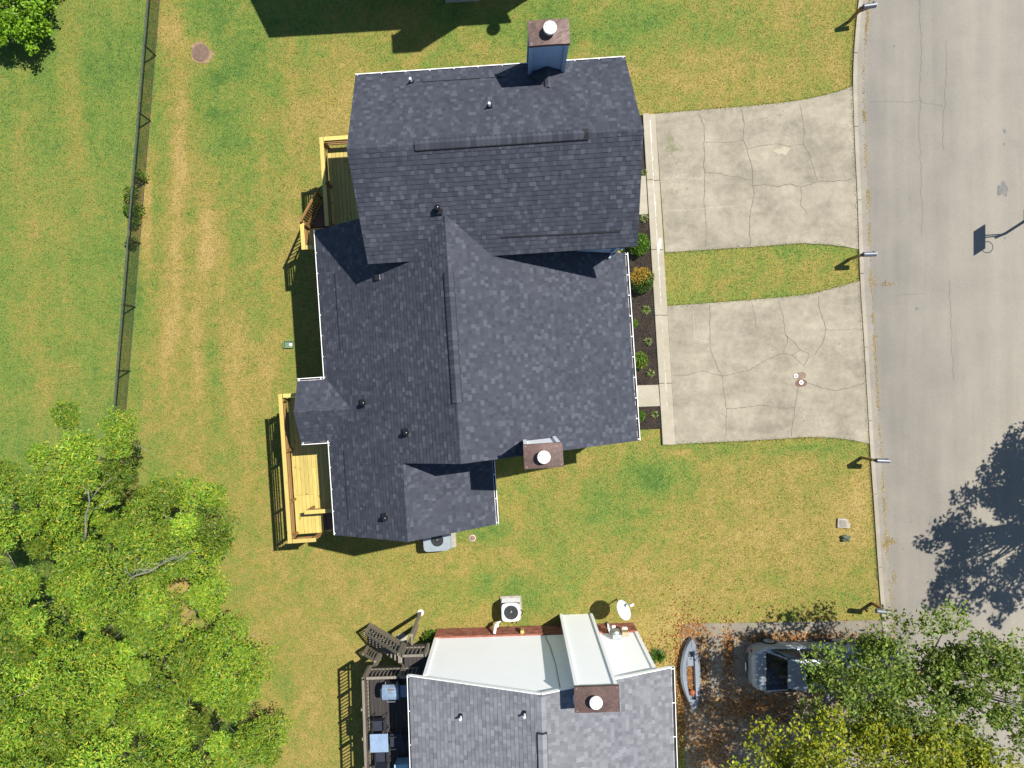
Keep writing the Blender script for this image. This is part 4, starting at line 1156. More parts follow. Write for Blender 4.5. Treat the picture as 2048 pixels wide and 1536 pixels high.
# --- south-west deck under the porch gable
dk = thing('wooden_deck', 'long new yellow pine deck with stairs, below the small porch gable', 'deck', F(-7.1, -2.5, 0))
board_run(dk, F, -8.33, -7.18, -5.02, 0.02, DZ, NEW, joints=(-1.2, -2.6, -3.6))
board_run(dk, F, -7.308, -6.06, -4.16, 0.02, DZ, NEW, joints=(-1.2, -2.2, -3.0))
def slabbox(parent, Fm, u0, u1, v0, v1, z0, z1, mat, name):
    p = [Fm(u0, v0, z0), Fm(u1, v0, z0), Fm(u1, v1, z0), Fm(u0, v1, z0)]
    return MB().hexa(p + [q + Vector((0, 0, z1 - z0)) for q in p]).build(name, mat, parent)
slabbox(dk, F, -8.34, -7.318, -5.04, 0.04, DZ - .25, DZ - .045, BR, 'joist_frame')
slabbox(dk, F, -7.316, -6.06, -4.18, 0.04, DZ - .25, DZ - .045, BR, 'joist_frame')
hrail(dk, F, (-8.36, -5.13), (-8.36, 0.12), DZ, RZ, RAILN, BR, posts=(0.03, 0.27, 0.62, 0.97), cap_ext=0.07, inset=(1, 0))
hrail(dk, F, (-8.26, 0.12), (-6.0, 0.12), DZ, RZ, RAILN, BR, posts=(0.5, 0.98), inset=(0, -1))
hrail(dk, F, (-8.26, -5.13), (-7.42, -5.13), DZ, RZ, RAILN, BR, posts=(0.95,), cap_ext=0.0, inset=(0, 1))
# --- the guard over the stair well and the stairs falling east beneath the eave
hrail(dk, F, (-7.72, -4.12), (-5.95, -4.12), DZ, RZ, RAILN, BR, posts=(0.06,), cap_ext=0.05, inset=(0, 1))
legs(dk, F, ((-8.2, -4.95), (-8.2, -2.5), (-8.2, -0.1), (-6.2, -2.5)), DZ - 0.25, BR)
# --- north-west deck and its landing
d2 = thing('wooden_deck', 'new yellow pine deck with lower stair flight, tucked behind the tall north wing', 'deck', F(-5.3, 7.0, 0))
board_run(d2, F, -6.25, -3.98, 5.66, 9.16, DZ, NEW, joints=())
board_run(d2, F, -7.15, -6.26, 5.43, 6.24, DZ, NEW)
MB().hexa([F(-6.18, 5.66, DZ - .25), F(-4.16, 5.66, DZ - .25), F(-4.16, 9.18, DZ - .25), F(-6.18, 9.18, DZ - .25), F(-6.18, 5.66, DZ - .045), F(-4.16, 5.66, DZ - .045), F(-4.16, 9.18, DZ - .045), F(-6.18, 9.18, DZ - .045)]).build('joist_frame', BR, d2)
MB().hexa([F(-7.1, 5.44, DZ - .25), F(-6.19, 5.44, DZ - .25), F(-6.19, 6.26, DZ - .25), F(-7.1, 6.26, DZ - .25), F(-7.1, 5.44, DZ - .045), F(-6.19, 5.44, DZ - .045), F(-6.19, 6.26, DZ - .045), F(-7.1, 6.26, DZ - .045)]).build('joist_frame', BR, d2)
hrail(d2, F, (-6.27, 6.20), (-6.27, 9.26), DZ, RZ, RAILN, BR, posts=(0.02, 0.5, 0.97), cap_ext=0.07, inset=(1, 0))
hrail(d2, F, (-6.18, 9.26), (-4.2, 9.26), DZ, RZ, RAILN, BR, posts=(0.55, 0.97), inset=(0, -1))
hrail(d2, F, (-7.17, 5.40), (-7.17, 6.30), DZ, RZ, RAILN, BR, posts=(0.05, 0.95), cap_ext=0.07, inset=(1, 0))
hrail(d2, F, (-7.08, 5.40), (-6.2, 5.40), DZ, RZ, RAILN, BR, posts=(0.97,), inset=(0, 1))
n = 8; run = 0.21; rise = DZ / (n + 1)
for i in range(n):                             # flight falling north beside the deck
    z = DZ - rise * (i + 1); v = 6.30 + run * i
    MB().hexa([F(-7.08, v, z - .04), F(-6.36, v, z - .04), F(-6.36, v + run + .03, z - .04), F(-7.08, v + run + .03, z - .04), F(-7.08, v, z), F(-6.36, v, z), F(-6.36, v + run + .03, z), F(-7.08, v + run + .03, z)]).build('tread', M['stair_brown'], d2)
    MB().hexa([F(-7.06, v, z - .02), F(-6.38, v, z - .02), F(-6.38, v + .02, z - .02), F(-7.06, v + .02, z - .02), F(-7.06, v, z + rise - .05), F(-6.38, v, z + rise - .05), F(-6.38, v + .02, z + rise - .05), F(-7.06, v + .02, z + rise - .05)]).build('riser', M['stair_brown'], d2)
for u in (-7.10, -6.34):
    MB().beam(F(u, 6.28, DZ - .22), F(u, 6.28 + run * n, DZ - .22 - rise * n), 0.04, 0.24).build('stringer', M['stair_brown'], d2)
brail(d2, F, (-7.15, 6.34), (-7.15, 6.30 + run * n), DZ, DZ - rise * n, 0.90, BR, 0.12)
legs(d2, F, ((-6.1, 9.1), (-6.1, 7.4), (-7.0, 5.5)), DZ - 0.25, BR)
# stairs of the long deck: three brown treads falling east
sv0, sv1 = -4.98, -4.22
for i in range(5):
    z = DZ - 0.2 * (i + 1); u = -7.30 + 0.25 * i
    slabbox(dk, F, u, u + 0.27, sv0, sv1, z - .04, z, M['stair_brown'], 'tread')
    slabbox(dk, F, u, u + 0.02, sv0 + .02, sv1 - .02, z, z + .15, M['stair_brown'], 'riser')
for v in (sv0 - .03, sv1 + .03):
    MB().beam(F(-7.30, v, DZ - .28), F(-6.07, v, DZ - 1.26), 0.04, 0.24).build('stringer', M['rail_new'] if v < -4.5 else M['stair_brown'], dk)

# --- weathered deck of the neighbour
OLD, RO = M['deck_old'], M['rail_old']
d3 = thing('weathered_deck', 'weathered grey deck with baluster railing and ladder-like stairs beside the grey roofed house', 'deck', S(-4.5, -12, 0))
board_run(d3, S, -5.62, -3.40, -16.0, -10.42, DZ, OLD, joints=(-12.0, -13.1, -11.3))
board_run(d3, S, -4.30, -3.36, -10.40, -9.62, DZ, OLD)
slabbox(d3, S, -5.64, -3.40, -16.0, -10.41, DZ - .24, DZ - .045, OLD, 'joist_frame')
slabbox(d3, S, -4.32, -3.40, -10.405, -9.6, DZ - .24, DZ - .045, OLD, 'joist_frame')
brail(d3, S, (-5.66, -16.0), (-5.66, -10.38), DZ, DZ, 0.90, RO, 0.135)
for v in (-11.5, -12.55, -13.6, -14.7):
    MB().box(S(-5.73, v, DZ + 0.3), (0.09, 0.09, 1.15), S.t).build('post', RO, d3)
brail(d3, S, (-5.60, -10.36), (-4.36, -10.36), DZ, DZ, 0.90, RO, 0.13)
brail(d3, S, (-4.32, -10.36), (-3.75, -10.36), DZ, DZ, 0.90, RO, 0.13, posts=False)
brail(d3, S, (-4.28, -9.60), (-3.42, -9.60), DZ, DZ, 0.90, RO, 0.13)
n = 9; run = 0.19; rise = DZ / (n + 1)
for i in range(n):
    z = DZ - rise * (i + 1); u = -4.36 - run * (i + 1)
    slabbox(d3, S, u - 0.03, u + run, -10.30, -9.66, z - .04, z, RO, 'tread')
for v in (-10.33, -9.63):
    MB().beam(S(-4.32, v, DZ - .2), S(-4.34 - run * n, v, DZ - .2 - rise * n), 0.04, 0.22).build('stringer', RO, d3)
brail(d3, S, (-4.38, -9.58), (-4.34 - run * n, -9.58), DZ - 0.1, DZ - rise * n, 0.9, RO, 0.13)
brail(d3, S, (-5.55, -10.42), (-4.34 - run * n - .1, -10.42), DZ - rise * 6.2, DZ - rise * 9.2, 0.86, RO, 0.11)
MB().box(S(-4.02, -9.2, 1.32), (0.11, 0.11, 2.64), S.t).build('tall_post', RO, d3)
MB().lathe(S(-4.02, -9.2, 0), [(0.13, 0), (0.13, 0.04), (0.09, 0.06)], 14).build('footing', M['white_cap'], d3)
MB().beam(S(-4.02, -9.24, 2.5), S(-4.02, -9.6, 2.5), 0.05, 0.1).build('brace', RO, d3)
legs(d3, S, ((-5.55, -10.55), (-5.55, -13.2), (-4.2, -9.75)), DZ - .24, RO)

# things on the weathered deck
fz = DZ
c = S(-4.72, -10.98, fz); t = thing('gas_grill', 'blue grey gas grill with rusty lid and side shelf on the weathered deck', 'grill', c)
def lb(cx, cy, cz, sx, sy, sz, nm, mat, bev=0.0): return MB().box(S(cx, cy, cz), (sx, sy, sz), S.t).build(nm, mat, t, bevel=bev)
lb(-4.72, -10.98, fz + .30, .50, .42, .60, 'cabinet', M['ac_dark'], .02)
def grill_lid():
    m = MB(); prof = [(-.27, 0), (-.27, .10), (-.21, .20), (-.08, .25), (.08, .25), (.21, .18), (.27, .08), (.27, 0)]; v = []
    for u in (-.30, .30): v += [S(-4.72 + u, -10.98 + a, fz + .62 + b) for a, b in prof]
    n = len(prof); m.add(v, [(i, (i + 1) % n, n + (i + 1) % n, n + i) for i in range(n)] + [tuple(range(n))[::-1], tuple(range(n, 2 * n))])
    return m.build('lid', M['grill_blue'], t, bevel=.012)
lid = grill_lid()
M['rust_spot'] = simple('rust_spot', (0.16, 0.075, 0.03), 0.8, 0.4, 20)
blobm = MB(); cc = S(-4.68, -10.83, fz + .842)
blobm.add([(cc.x + .17 * math.cos(k / 14 * 6.283) * random.uniform(.7, 1), cc.y + .05 * math.sin(k / 14 * 6.283) * random.uniform(.7, 1), cc.z - .10 * max(0, math.sin(k / 14 * 6.283)) * .5) for k in range(14)], [tuple(range(14))])
blobm.build('rust_patch', M['rust_spot'], lid)
lb(-4.24, -10.98, fz + .62, .30, .42, .03, 'side_shelf', M['grill_blue'])
MB().tube([S(-4.86, -11.24, fz + .70), S(-4.86, -11.32, fz + .70), S(-4.56, -11.32, fz + .70), S(-4.56, -11.24, fz + .70)], .014, 6).build('handle', M['steel'], t)
MB().tube([S(-5.01, -10.86, fz + .70), S(-5.08, -10.86, fz + .70), S(-5.08, -11.14, fz + .70), S(-5.01, -11.14, fz + .70)], .012, 6).build('side_handle', M['steel'], t)
for u in (-4.93, -4.51):
    MB().tube([S(u, -10.76, fz + .66), S(u + .03, -10.60, fz + .66)], .012, 6).build('rear_bar', M['steel'], t)
for (u, v) in ((-4.93, -10.8), (-4.51, -10.8), (-4.93, -11.16), (-4.51, -11.16)):
    MB().tube([S(u - .02, v, fz + .05), S(u + .02, v, fz + .05)], .05, 12).build('caster', M['rubber'], t)
c = S(-5.20, -12.80, fz); t = thing('patio_table', 'square blue grey glass patio table on the weathered deck', 'table', c)
MB().box(S(-5.20, -12.80, fz + .69), (.66, .66, .025), S.t).build('tabletop', M['table_top'], t, bevel=.02)
MB().box(S(-5.20, -12.80, fz + .665), (.60, .60, .03), S.t).build('frame', M['steel'], t)
for du in (-.27, .27):
    for dv in (-.27, .27): MB().tube([S(-5.20 + du, -12.80 + dv, fz), S(-5.20 + du, -12.80 + dv, fz + .66)], .018, 8).build('leg', M['steel'], t)
def chair(u, v, ang, label):
    c = S(u, v, fz); t = thing('patio_chair', label, 'chair', c, None); R = S.t + math.radians(ang)
    def q(x, y, z): return Vector((c.x + x * math.cos(R) - y * math.sin(R), c.y + x * math.sin(R) + y * math.cos(R), fz + z))
    MB().beam(q(-.23, 0, .42), q(.23, 0, .42), .46, .03).build('seat', M['chair_dark'], t)
    MB().hexa([q(-.22, .22, .44), q(.22, .22, .44), q(.22, .25, .44), q(-.22, .25, .44), q(-.22, .30, .88), q(.22, .30, .88), q(.22, .33, .88), q(-.22, .33, .88)]).build('backrest', M['chair_dark'], t)
    for sx in (-.22, .22):
        MB().tube([q(sx, -.22, 0), q(sx, -.22, .62)], .013, 6).build('leg', M['black_metal'], t); MB().tube([q(sx, .24, 0), q(sx, .24, .62)], .013, 6).build('leg', M['black_metal'], t)
        MB().beam(q(sx, -.23, .63), q(sx, .27, .63), .04, .02).build('armrest', M['black_metal'], t)
chair(-5.22, -12.25, 0, 'dark patio chair between the square glass table and the grill')
chair(-4.62, -12.85, -90, 'dark patio chair on the house side of the square glass table')
chair(-5.15, -13.38, 180, 'dark patio chair on the far side of the square table from the grill')
c = S(-4.20, -14.0, fz); t = thing('storage_bench', 'pale blue lidded storage bench against the house on the weathered deck', 'bench', c)
MB().box(S(-4.20, -14.0, fz + .25), (1.0, .6, .5), S.t).build('box', M['sky_blue'], t, bevel=.01)
for k in range(2): MB().box(S(-4.46 + .52 * k, -14.0, fz + .525), (.50, .64, .04), S.t).build('lid', M['sky_blue'], t, bevel=.008)
# flower pot by the stairs
c = W(757, 1303); t = thing('flower_pot', 'small clay flower pot with a green plant beside the ladder stairs', 'flower pot', c)
MB().lathe(c, [(.12, 0), (.17, .26), (.19, .26), (.19, .31), (.15, .30)], 16).build('pot', M['terracotta'], t)

# ================================================================== FENCE
f0, f1 = W(338, -210), W(236, 1030)
fen = thing('chain_link_fence', 'low black chain link fence running down the open lawn', 'fence', ((f0 + f1) / 2))
fd = (f1 - f0).normalized(); fh = 0.95
MB().tube([f0 + Vector((0, 0, fh)), f1 + Vector((0, 0, fh))], 0.033, 8).build('top_rail', M['fence_rail'], fen)
MB().tube([f0 + Vector((0, 0, 0.05)), f1 + Vector((0, 0, 0.05))], 0.010, 5).build('bottom_wire', M['fence_rail'], fen)
for y in (-20, 111.6, 242, 365, 487, 614, 742, 868, 990):
    t_ = (y - (-210)) / (1030 + 210); p = f0 + (f1 - f0) * t_
    MB().tube([p - Vector((0, 0, .05)), p + Vector((0, 0, fh))], 0.035, 8).build('post', M['fence_wire'], fen)
wm = MB(); L = (f1 - f0).length; s_ = 0.0; sp = 0.075; hh = fh - 0.06; nn = fd.cross(Vector((0, 0, 1)))
while s_ < L - hh:
    for (a, b) in ((s_, s_ + hh), (s_ + hh, s_)):
        p = f0 + fd * a + Vector((0, 0, 0.04)); q = f0 + fd * b + Vector((0, 0, 0.04 + hh)); e = (q - p).normalized(); r = e.cross(nn).normalized() * 0.0034; o = nn * 0.0034
        wm.add([p + r, p - r * .5 + o, p - r * .5 - o, q + r, q - r * .5 + o, q - r * .5 - o], [(0, 1, 4, 3), (1, 2, 5, 4), (2, 0, 3, 5)])
    s_ += sp
wm.build('wire_mesh', M['fence_wire'], fen, kind='stuff')

# ================================================================== MAILBOXES
def mailbox(px, py, ang, label, back=False, tilt=0.0, wood='post_wood'):
    c = W(px, py); t = thing('mailbox', label, 'mailbox', (c.x, c.y, 0), 'mailboxes along the street'); R = math.radians(ang)
    def q(x, y, z): return Vector((c.x + x * math.cos(R) - y * math.sin(R), c.y + x * math.sin(R) + y * math.cos(R), z))
    MB().box(q(0, 0, .53), (.10, .10, 1.08), R).build('post', M[wood], t)
    x0, x1 = (0.02, 0.52) if not back else (-0.42, 0.12)
    MB().beam(q(-.08, 0, 1.03), q(x1 - .05, 0, 1.03), .09, .05).build('arm', M[wood], t)
    MB().beam(q(0.04, 0, .70), q(max(.3, x1 - .15), 0, 1.0), .05, .06).build('brace', M[wood], t)
    m = MB(); n = 11; pr = [(-.085, 0)] + [(-.085 * math.cos(math.pi * i / (n - 1)), .10 + .085 * math.sin(math.pi * i / (n - 1))) for i in range(n)] + [(.085, 0)]
    v = []
    for x in (x0, x1): v += [q(x, a, 1.06 + b) for a, b in pr]
    k = len(pr); m.add(v, [(i, (i + 1) % k, k + (i + 1) % k, k + i) for i in range(k)] + [tuple(range(k))[::-1], tuple(range(k, 2 * k))])
    o = m.build('box', M['mail_metal'], t)
    MB().box(q(x1 + .008, 0, 1.14), (.016, .15, .15), R).build('door', M['mail_metal'], o)
    MB().box(q(x1 - .12, .095, 1.22), (.05, .012, .12), R).build('flag', M['rust'], o)
    return t
M['mail_metal'] = simple('mail_metal', (0.13, 0.145, 0.17), 0.42, 0.15, 8, metal=0.25)
mailbox(1698, 43, 8, 'grey metal mailbox on a wooden post at the top of the street, past the driveways', wood='post_brown')
mailbox(1698, 519, 2, 'grey metal mailbox on a post in the grass strip between the driveways')
mailbox(1723, 915, -2, 'grey metal mailbox on a bright post just south of the lower driveway')
mailbox(1744, 1206, -6, 'dark mailbox beside the leafy tree and the parked car driveway', back=True, wood='post_brown')

# ================================================================== AIR CONDITIONERS, DISHES, METERS
def ac_unit(name, label, c, sx, sy, h, rz, shell, fr_, fan_off=(0, 0), pad=0.1, round_=0.02, padoff=(0, 0), group=None):
    t = thing(name, label, 'air conditioner', (c.x, c.y, 0), group)
    MB().box((c.x + padoff[0], c.y + padoff[1], .04), (sx + pad * 2, sy + pad * 2, .08), rz).build('pad', M['stone'], t)
    MB().box((c.x, c.y, .08 + (h - .12) / 2), (sx * .96, sy * .96, h - .12), rz).build('coil', M['ac_dark'], t)
    n = int((h - .2) / .05)
    for i in range(n):
        MB().box((c.x, c.y, .13 + i * .05), (sx * .985, sy * .985, .014), rz).build('louver', shell, t)
    b = MB(); N = 40; top = []; R = fr_; co, si = math.cos(rz), math.sin(rz)
    fo = (c.x + fan_off[0], c.y + fan_off[1])
    ring_in = [(fan_off[0] + R * math.cos(2 * math.pi * i / N), fan_off[1] + R * math.sin(2 * math.pi * i / N)) for i in range(N)]
    ring_out = []
    for i in range(N):
        a = 2 * math.pi * i / N; ca, sa = math.cos(a), math.sin(a)
        p = 8 if round_ < .05 else 5
        k = (abs(ca / (sx / 2)) ** p + abs(sa / (sy / 2)) ** p) ** (-1 / p); ring_out.append((k * ca, k * sa))
    rot = lambda q: (c.x + q[0] * co - q[1] * si, c.y + q[0] * si + q[1] * co)
    v = [(*rot(q), h) for q in ring_out] + [(*rot(q), h + .012) for q in ring_in] + [(*rot(q), h - .05) for q in ring_out] + [(*rot(q), h - .12) for q in ring_in]
    fs = []
    for i in range(N):
        j = (i + 1) % N; fs += [(i, j, N + j, N + i), (2 * N + i, 2 * N + j, j, i), (N + i, N + j, 3 * N + j, 3 * N + i)]
    b.add(v, fs); lid = b.build('top_panel', shell, t)
    f = rot(fan_off); fan = MB().lathe((f[0], f[1], h - .13), [(R * .98, 0), (R * .98, .004)], 24); fan.build('fan_well', M['ac_dark'], t)
    MB().lathe((f[0], f[1], h - .10), [(R * .25, 0), (R * .25, .05), (R * .12, .07)], 16).build('fan_motor', M['fan_metal'], t)
    for k in range(4):
        a = k * math.pi / 2 + .5; m = MB(); r0, r1 = R * .2, R * .9
        m.add([(f[0] + r0 * math.cos(a - .25), f[1] + r0 * math.sin(a - .25), h - .10), (f[0] + r1 * math.cos(a - .3), f[1] + r1 * math.sin(a - .3), h - .10), (f[0] + r1 * math.cos(a + .35), f[1] + r1 * math.sin(a + .35), h - .06), (f[0] + r0 * math.cos(a + .3), f[1] + r0 * math.sin(a + .3), h - .07)], [(0, 1, 2, 3)])
        m.build('fan_blade', M['fan_metal'], t)
    for k in range(1, 7):
        r = R * k / 6.5; m = MB(); P = [(f[0] + r * math.cos(2 * math.pi * i / 28), f[1] + r * math.sin(2 * math.pi * i / 28), h + .012) for i in range(29)]
        m.tube(P, .0035, 4, cap=False); m.build('grille_ring', M['black_metal'], t)
    for k in range(8):
        a = 2 * math.pi * k / 8 + .2; MB().tube([(f[0] + .03 * math.cos(a), f[1] + .03 * math.sin(a), h + .016), (f[0] + R * math.cos(a), f[1] + R * math.sin(a), h + .016)], .0035, 4).build('grille_spoke', M['black_metal'], t)
    return t
p = W(873, 1086, 0.9)
ac_unit('air_conditioner', 'blue grey square air conditioner half under the dark eave with a shiny fan', Vector((p.x, -6.16, 0)), 1.06, 0.92, 0.88, math.radians(3.8), M['ac_blue'], 0.25, (0.02, -0.02), pad=0.06, padoff=(.1, 0))
p = W(1022, 1225, 0.85)
t = ac_unit('air_conditioner', 'pale round cornered air conditioner beside the red brick base', p, 0.74, 0.72, 0.85, math.radians(2), M['ac_white'], 0.285, (0, 0), pad=0.06, round_=0.1)
MB().tube([(p.x + .38, p.y - .02, .4), (p.x + .46, p.y - .1, .45), (p.x + .44, p.y - .25, .3), (p.x + .25, p.y - .45, .25), (p.x + .2, p.y - .62, .35)], .02, 8).build('pipe', M['black_plastic'], t)
p = W(923, -22, 0.0)
ac_unit('air_conditioner', 'dark air conditioner on a concrete pad in the deep shade north of the house', Vector((p.x + .02, p.y + .05, 0)), 1.14, 0.9, 0.85, math.radians(3), M['ac_dark'], 0.3, (0, 0), pad=0.13)

def dish(name, label, base, z, diam, facing, elev, feed=True, pole=True, pole_top=None, mast=None):
    t = thing(name, label, 'satellite dish', base)
    c = Vector((base[0], base[1], z)) + (mast or Vector((0, 0, 0))); n = Vector((math.cos(facing) * math.cos(elev), math.sin(facing) * math.cos(elev), math.sin(elev)))
    a = n.cross(Vector((0, 0, 1))).normalized(); b = a.cross(n); m = MB(); N = 28; rings = 6; v = []; f = []
    for i in range(rings + 1):
        r = diam / 2 * i / rings
        for j in range(N):
            th = 2 * math.pi * j / N; v.append(c + a * math.cos(th) * r + b * math.sin(th) * r * 1.06 + n * (0.35 * r * r / diam))
    K = len(v)
    v += [q - n * 0.018 for q in v[:K]]
    for i in range(rings):
        for j in range(N):
            k = (j + 1) % N; f.append((i * N + j, i * N + k, (i + 1) * N + k, (i + 1) * N + j)); f.append((K + i * N + j, K + (i + 1) * N + j, K + (i + 1) * N + k, K + i * N + k))
    for j in range(N):
        k = (j + 1) % N; f.append((rings * N + j, rings * N + k, K + rings * N + k, K + rings * N + j))
    m.add(v, f); m.build('reflector', M['ac_white'], t, smooth=True)
    if pole: MB().tube([(base[0], base[1], base[2]), tuple(c - n * 0.1 - Vector((0, 0, .1))), tuple(c - n * 0.02)], .025, 8).build('mast', M['post_brown'], t)
    if feed:
        q = c + n * diam * 0.62 - b * diam * 0.12
        MB().tube([c - b * diam * .48, c - b * diam * .42 + n * diam * .3, q], .014, 6).build('feed_arm', M['galv'], t)
        MB().tube([q + n * .03, q - n * .09], [.045, .06], 10).build('feed_horn', M['white_metal'], t)
    return t
b_ = W(1234, 1198); dish('satellite_dish', 'large white satellite dish on a pole in the lawn by the white chimney', b_, 1.48, 0.78, math.radians(38), math.radians(33))
p = S(3.42, wv + .32, 0)
wd = dish('satellite_dish', 'small pale satellite dish mounted on the brick base between chimney and meters', S(3.40, wv + .03, 1.05), 1.30, 0.40, math.radians(20), math.radians(12), mast=Vector((.05, .25, 0)))
t = thing('utility_meters', 'grey utility meter boxes with brown cover on the white gable wall', 'utility meter', S(3.95, wv + .1, 0))
MB().box(S(3.72, wv + .12, 1.45), (.34, .16, .75), S.t).build('meter_panel', M['galv'], t, bevel=.01)
MB().box(S(4.08, wv + .11, 1.3), (.26, .15, .42), S.t).build('junction_box', M['paper'], t, bevel=.01)
MB().box(S(4.12, wv + .20, 1.08), (.2, .06, .16), S.t).build('cover', M['white_metal'], t)
MB().lathe(S(3.72, wv + .2, 1.62), [(.09, 0), (.09, .08), (.05, .12)], 14).build('meter', M['ac_white'], t)
MB().tube([S(3.6, wv + .1, 1.1), S(3.6, wv + .1, 0)], .03, 8).build('conduit', M['galv'], t)
t = thing('hose_pipe', 'white plastic pipe elbow standing by the brick base next to the air conditioner', 'pipe', S(-1.0, wv + .22, 0))
MB().tube([S(-1.0, wv + .1, .95), S(-0.98, wv + .24, .75), S(-.92, wv + .34, .45), S(-.8, wv + .4, .5), S(-.7, wv + .45, .3), S(-.7, wv + .45, 0)], [.05, .06, .045, .03, .02, .02], 10).build('pipe', M['white_metal'], t, smooth=True)
MB().box(S(-.92, wv + .30, .55), (.16, .14, .2), S.t).build('fitting', M['white_metal'], t, bevel=.03)
t = thing('utility_box', 'tan wooden box on the brick base below the white wall', 'utility box', S(0.1, wv + .1, 0))
MB().box(S(0.1, wv + .11, .78), (.14, .12, .3), S.t).build('box', M['rail_new'], t); MB().box(S(0.1, wv + .175, .78), (.11, .012, .25), S.t).build('lid', M['rail_new'], t)

# ================================================================== NORTH NEIGHBOUR (its shadow falls into the yard)
Nf = Fr(3.5)
nh = thing('gabled_house', 'neighbouring gabled house whose shadow falls on the lawn beyond the chimney', 'house', (-2, 19, 0))
o_ = Nf.inv(Vector((-6.97, 16.0, 0))); n_u0, n_v0 = o_.x, o_.y; n_u1 = n_u0 + 9.85; n_vr = n_v0 + 3.1; n_v1 = n_v0 + 6.2
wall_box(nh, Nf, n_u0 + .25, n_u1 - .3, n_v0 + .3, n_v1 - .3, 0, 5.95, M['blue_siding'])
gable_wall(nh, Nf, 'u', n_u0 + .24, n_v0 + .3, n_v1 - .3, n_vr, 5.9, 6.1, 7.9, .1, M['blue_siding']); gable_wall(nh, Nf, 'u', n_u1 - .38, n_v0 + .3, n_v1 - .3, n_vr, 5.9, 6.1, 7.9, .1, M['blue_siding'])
nr = roof_slab(nh, Nf, [[(n_u0, n_v0, 6.0), (n_u1, n_v0, 6.0), (n_u1, n_vr, 8.1), (n_u0, n_vr, 8.1)], [(n_u0, n_v1, 6.0), (n_u1, n_v1, 6.0), (n_u1, n_vr, 8.1), (n_u0, n_vr, 8.1)]], name='roof', th=.14)
q = Nf.inv(Vector((-0.73, 16.16, 0)))
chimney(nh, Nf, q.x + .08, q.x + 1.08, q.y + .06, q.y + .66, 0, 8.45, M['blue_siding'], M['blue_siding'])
dish('satellite_dish', 'small round satellite dish at the eave corner of the shaded north neighbour', Vector((2.62, 16.95, 6.1)), 6.55, 0.5, math.radians(33), math.radians(60), feed=False, mast=Vector((-.17, -.42, 0)))

# ================================================================== BASKETBALL HOOP across the street (its shadow lies on the asphalt)
hb = Vector((21.30, 6.90, 0)); t = thing('basketball_hoop', 'basketball hoop on a pole at the far kerb casting its shadow on the street', 'basketball hoop', hb)
MB().tube([hb, hb + Vector((0, 0, 2.4)), hb + Vector((-.18, -.02, 2.9))], .055, 10).build('pole', M['black_metal'], t)
MB().box(hb + Vector((.1, 0, .12)), (.9, .6, .24)).build('base', M['black_plastic'], t, bevel=.05)
bc = hb + Vector((-.72, -.05, 3.12))
MB().tube([hb + Vector((-.1, 0, 2.55)), bc + Vector((.04, .12, -.2))], .025, 6).build('strut', M['black_metal'], t); MB().tube([hb + Vector((-.1, 0, 2.75)), bc + Vector((.04, .12, .15))], .025, 6).build('strut', M['black_metal'], t)
MB().box(bc, (.04, .98, .92)).build('backboard', M['galv'], t)
m = MB(); m.tube([bc + Vector((.12 + .23 * math.cos(k / 20 * 6.2832), -.42 + .23 * math.sin(k / 20 * 6.2832), -.40)) for k in range(21)], .016, 6, cap=False); m.build('rim', M['ball'], t)

# ================================================================== VEGETATION
def unit(v): return v / np.maximum(1e-9, np.linalg.norm(v, axis=1, keepdims=True))
def pick_cols(n, pal, wts, jit, r):
    pal = np.array(pal); i = r.choice(len(pal), n, p=np.array(wts) / sum(wts)); c = pal[i] * (1 + r.normal(0, jit, (n, 1)))
    return np.clip(c, 0.003, 1)
def simple_leaves(cen, size, cols, r, up=0.75, aspect=0.55):
    """pointed single leaves, one bent quad each"""
    n = len(cen); nor = unit(r.normal(0, 1, (n, 3)) * 0.75 + np.array([0, 0, up]))
    d = unit(np.cross(nor, unit(r.normal(0, 1, (n, 3))))); s = np.cross(nor, d); L = (size * r.uniform(.65, 1.3, n))[:, None]
    a = cen - d * L * .5; b = cen + s * L * aspect * .5 - nor * L * .06; c = cen + d * L * .5; e = cen - s * L * aspect * .5 - nor * L * .06
    v = np.stack([a, b, c, e], 1).reshape(-1, 3); f = np.arange(n * 4).reshape(n, 4)
    return v, f, cols
def frond_leaves(cen, length, cols, r, pairs=6, out=None, droop=0.5):
    """feathered (pinnate) leaves: pairs of slim leaflets on a drooping stalk"""
    n = len(cen); d = unit(r.normal(0, 1, (n, 3)) * np.array([1, 1, .35]) + (0 if out is None else out * 0.9))
    up = np.tile([0., 0., 1.], (n, 1)); s = unit(np.cross(d, up)); L = (length * r.uniform(.7, 1.25, n))[:, None]
    V = []; C = []
    for k in range(pairs * 2):
        j = k // 2; sg = 1 if k % 2 else -1; t = (j + .7) / pairs
        p = cen + d * L * t + np.array([0, 0, -1.]) * L * droop * t * t * .6
        w = L * .34 * (1.15 - .55 * abs(t - .45)); q = unit(s * sg + d * .40 + np.array([0, 0, -.18])); hw = d * L * .055
        V.append(np.stack([p - hw * .4, p + q * w * .45 + hw, p + q * w, p + q * w * .45 - hw], 1)); C.append(cols * r.uniform(.85, 1.12, (n, 1)))
    v = np.stack(V, 1).reshape(-1, 3); f = np.arange(len(v)).reshape(-1, 4); c = np.stack(C, 1).reshape(-1, 3)
    return v, f, c
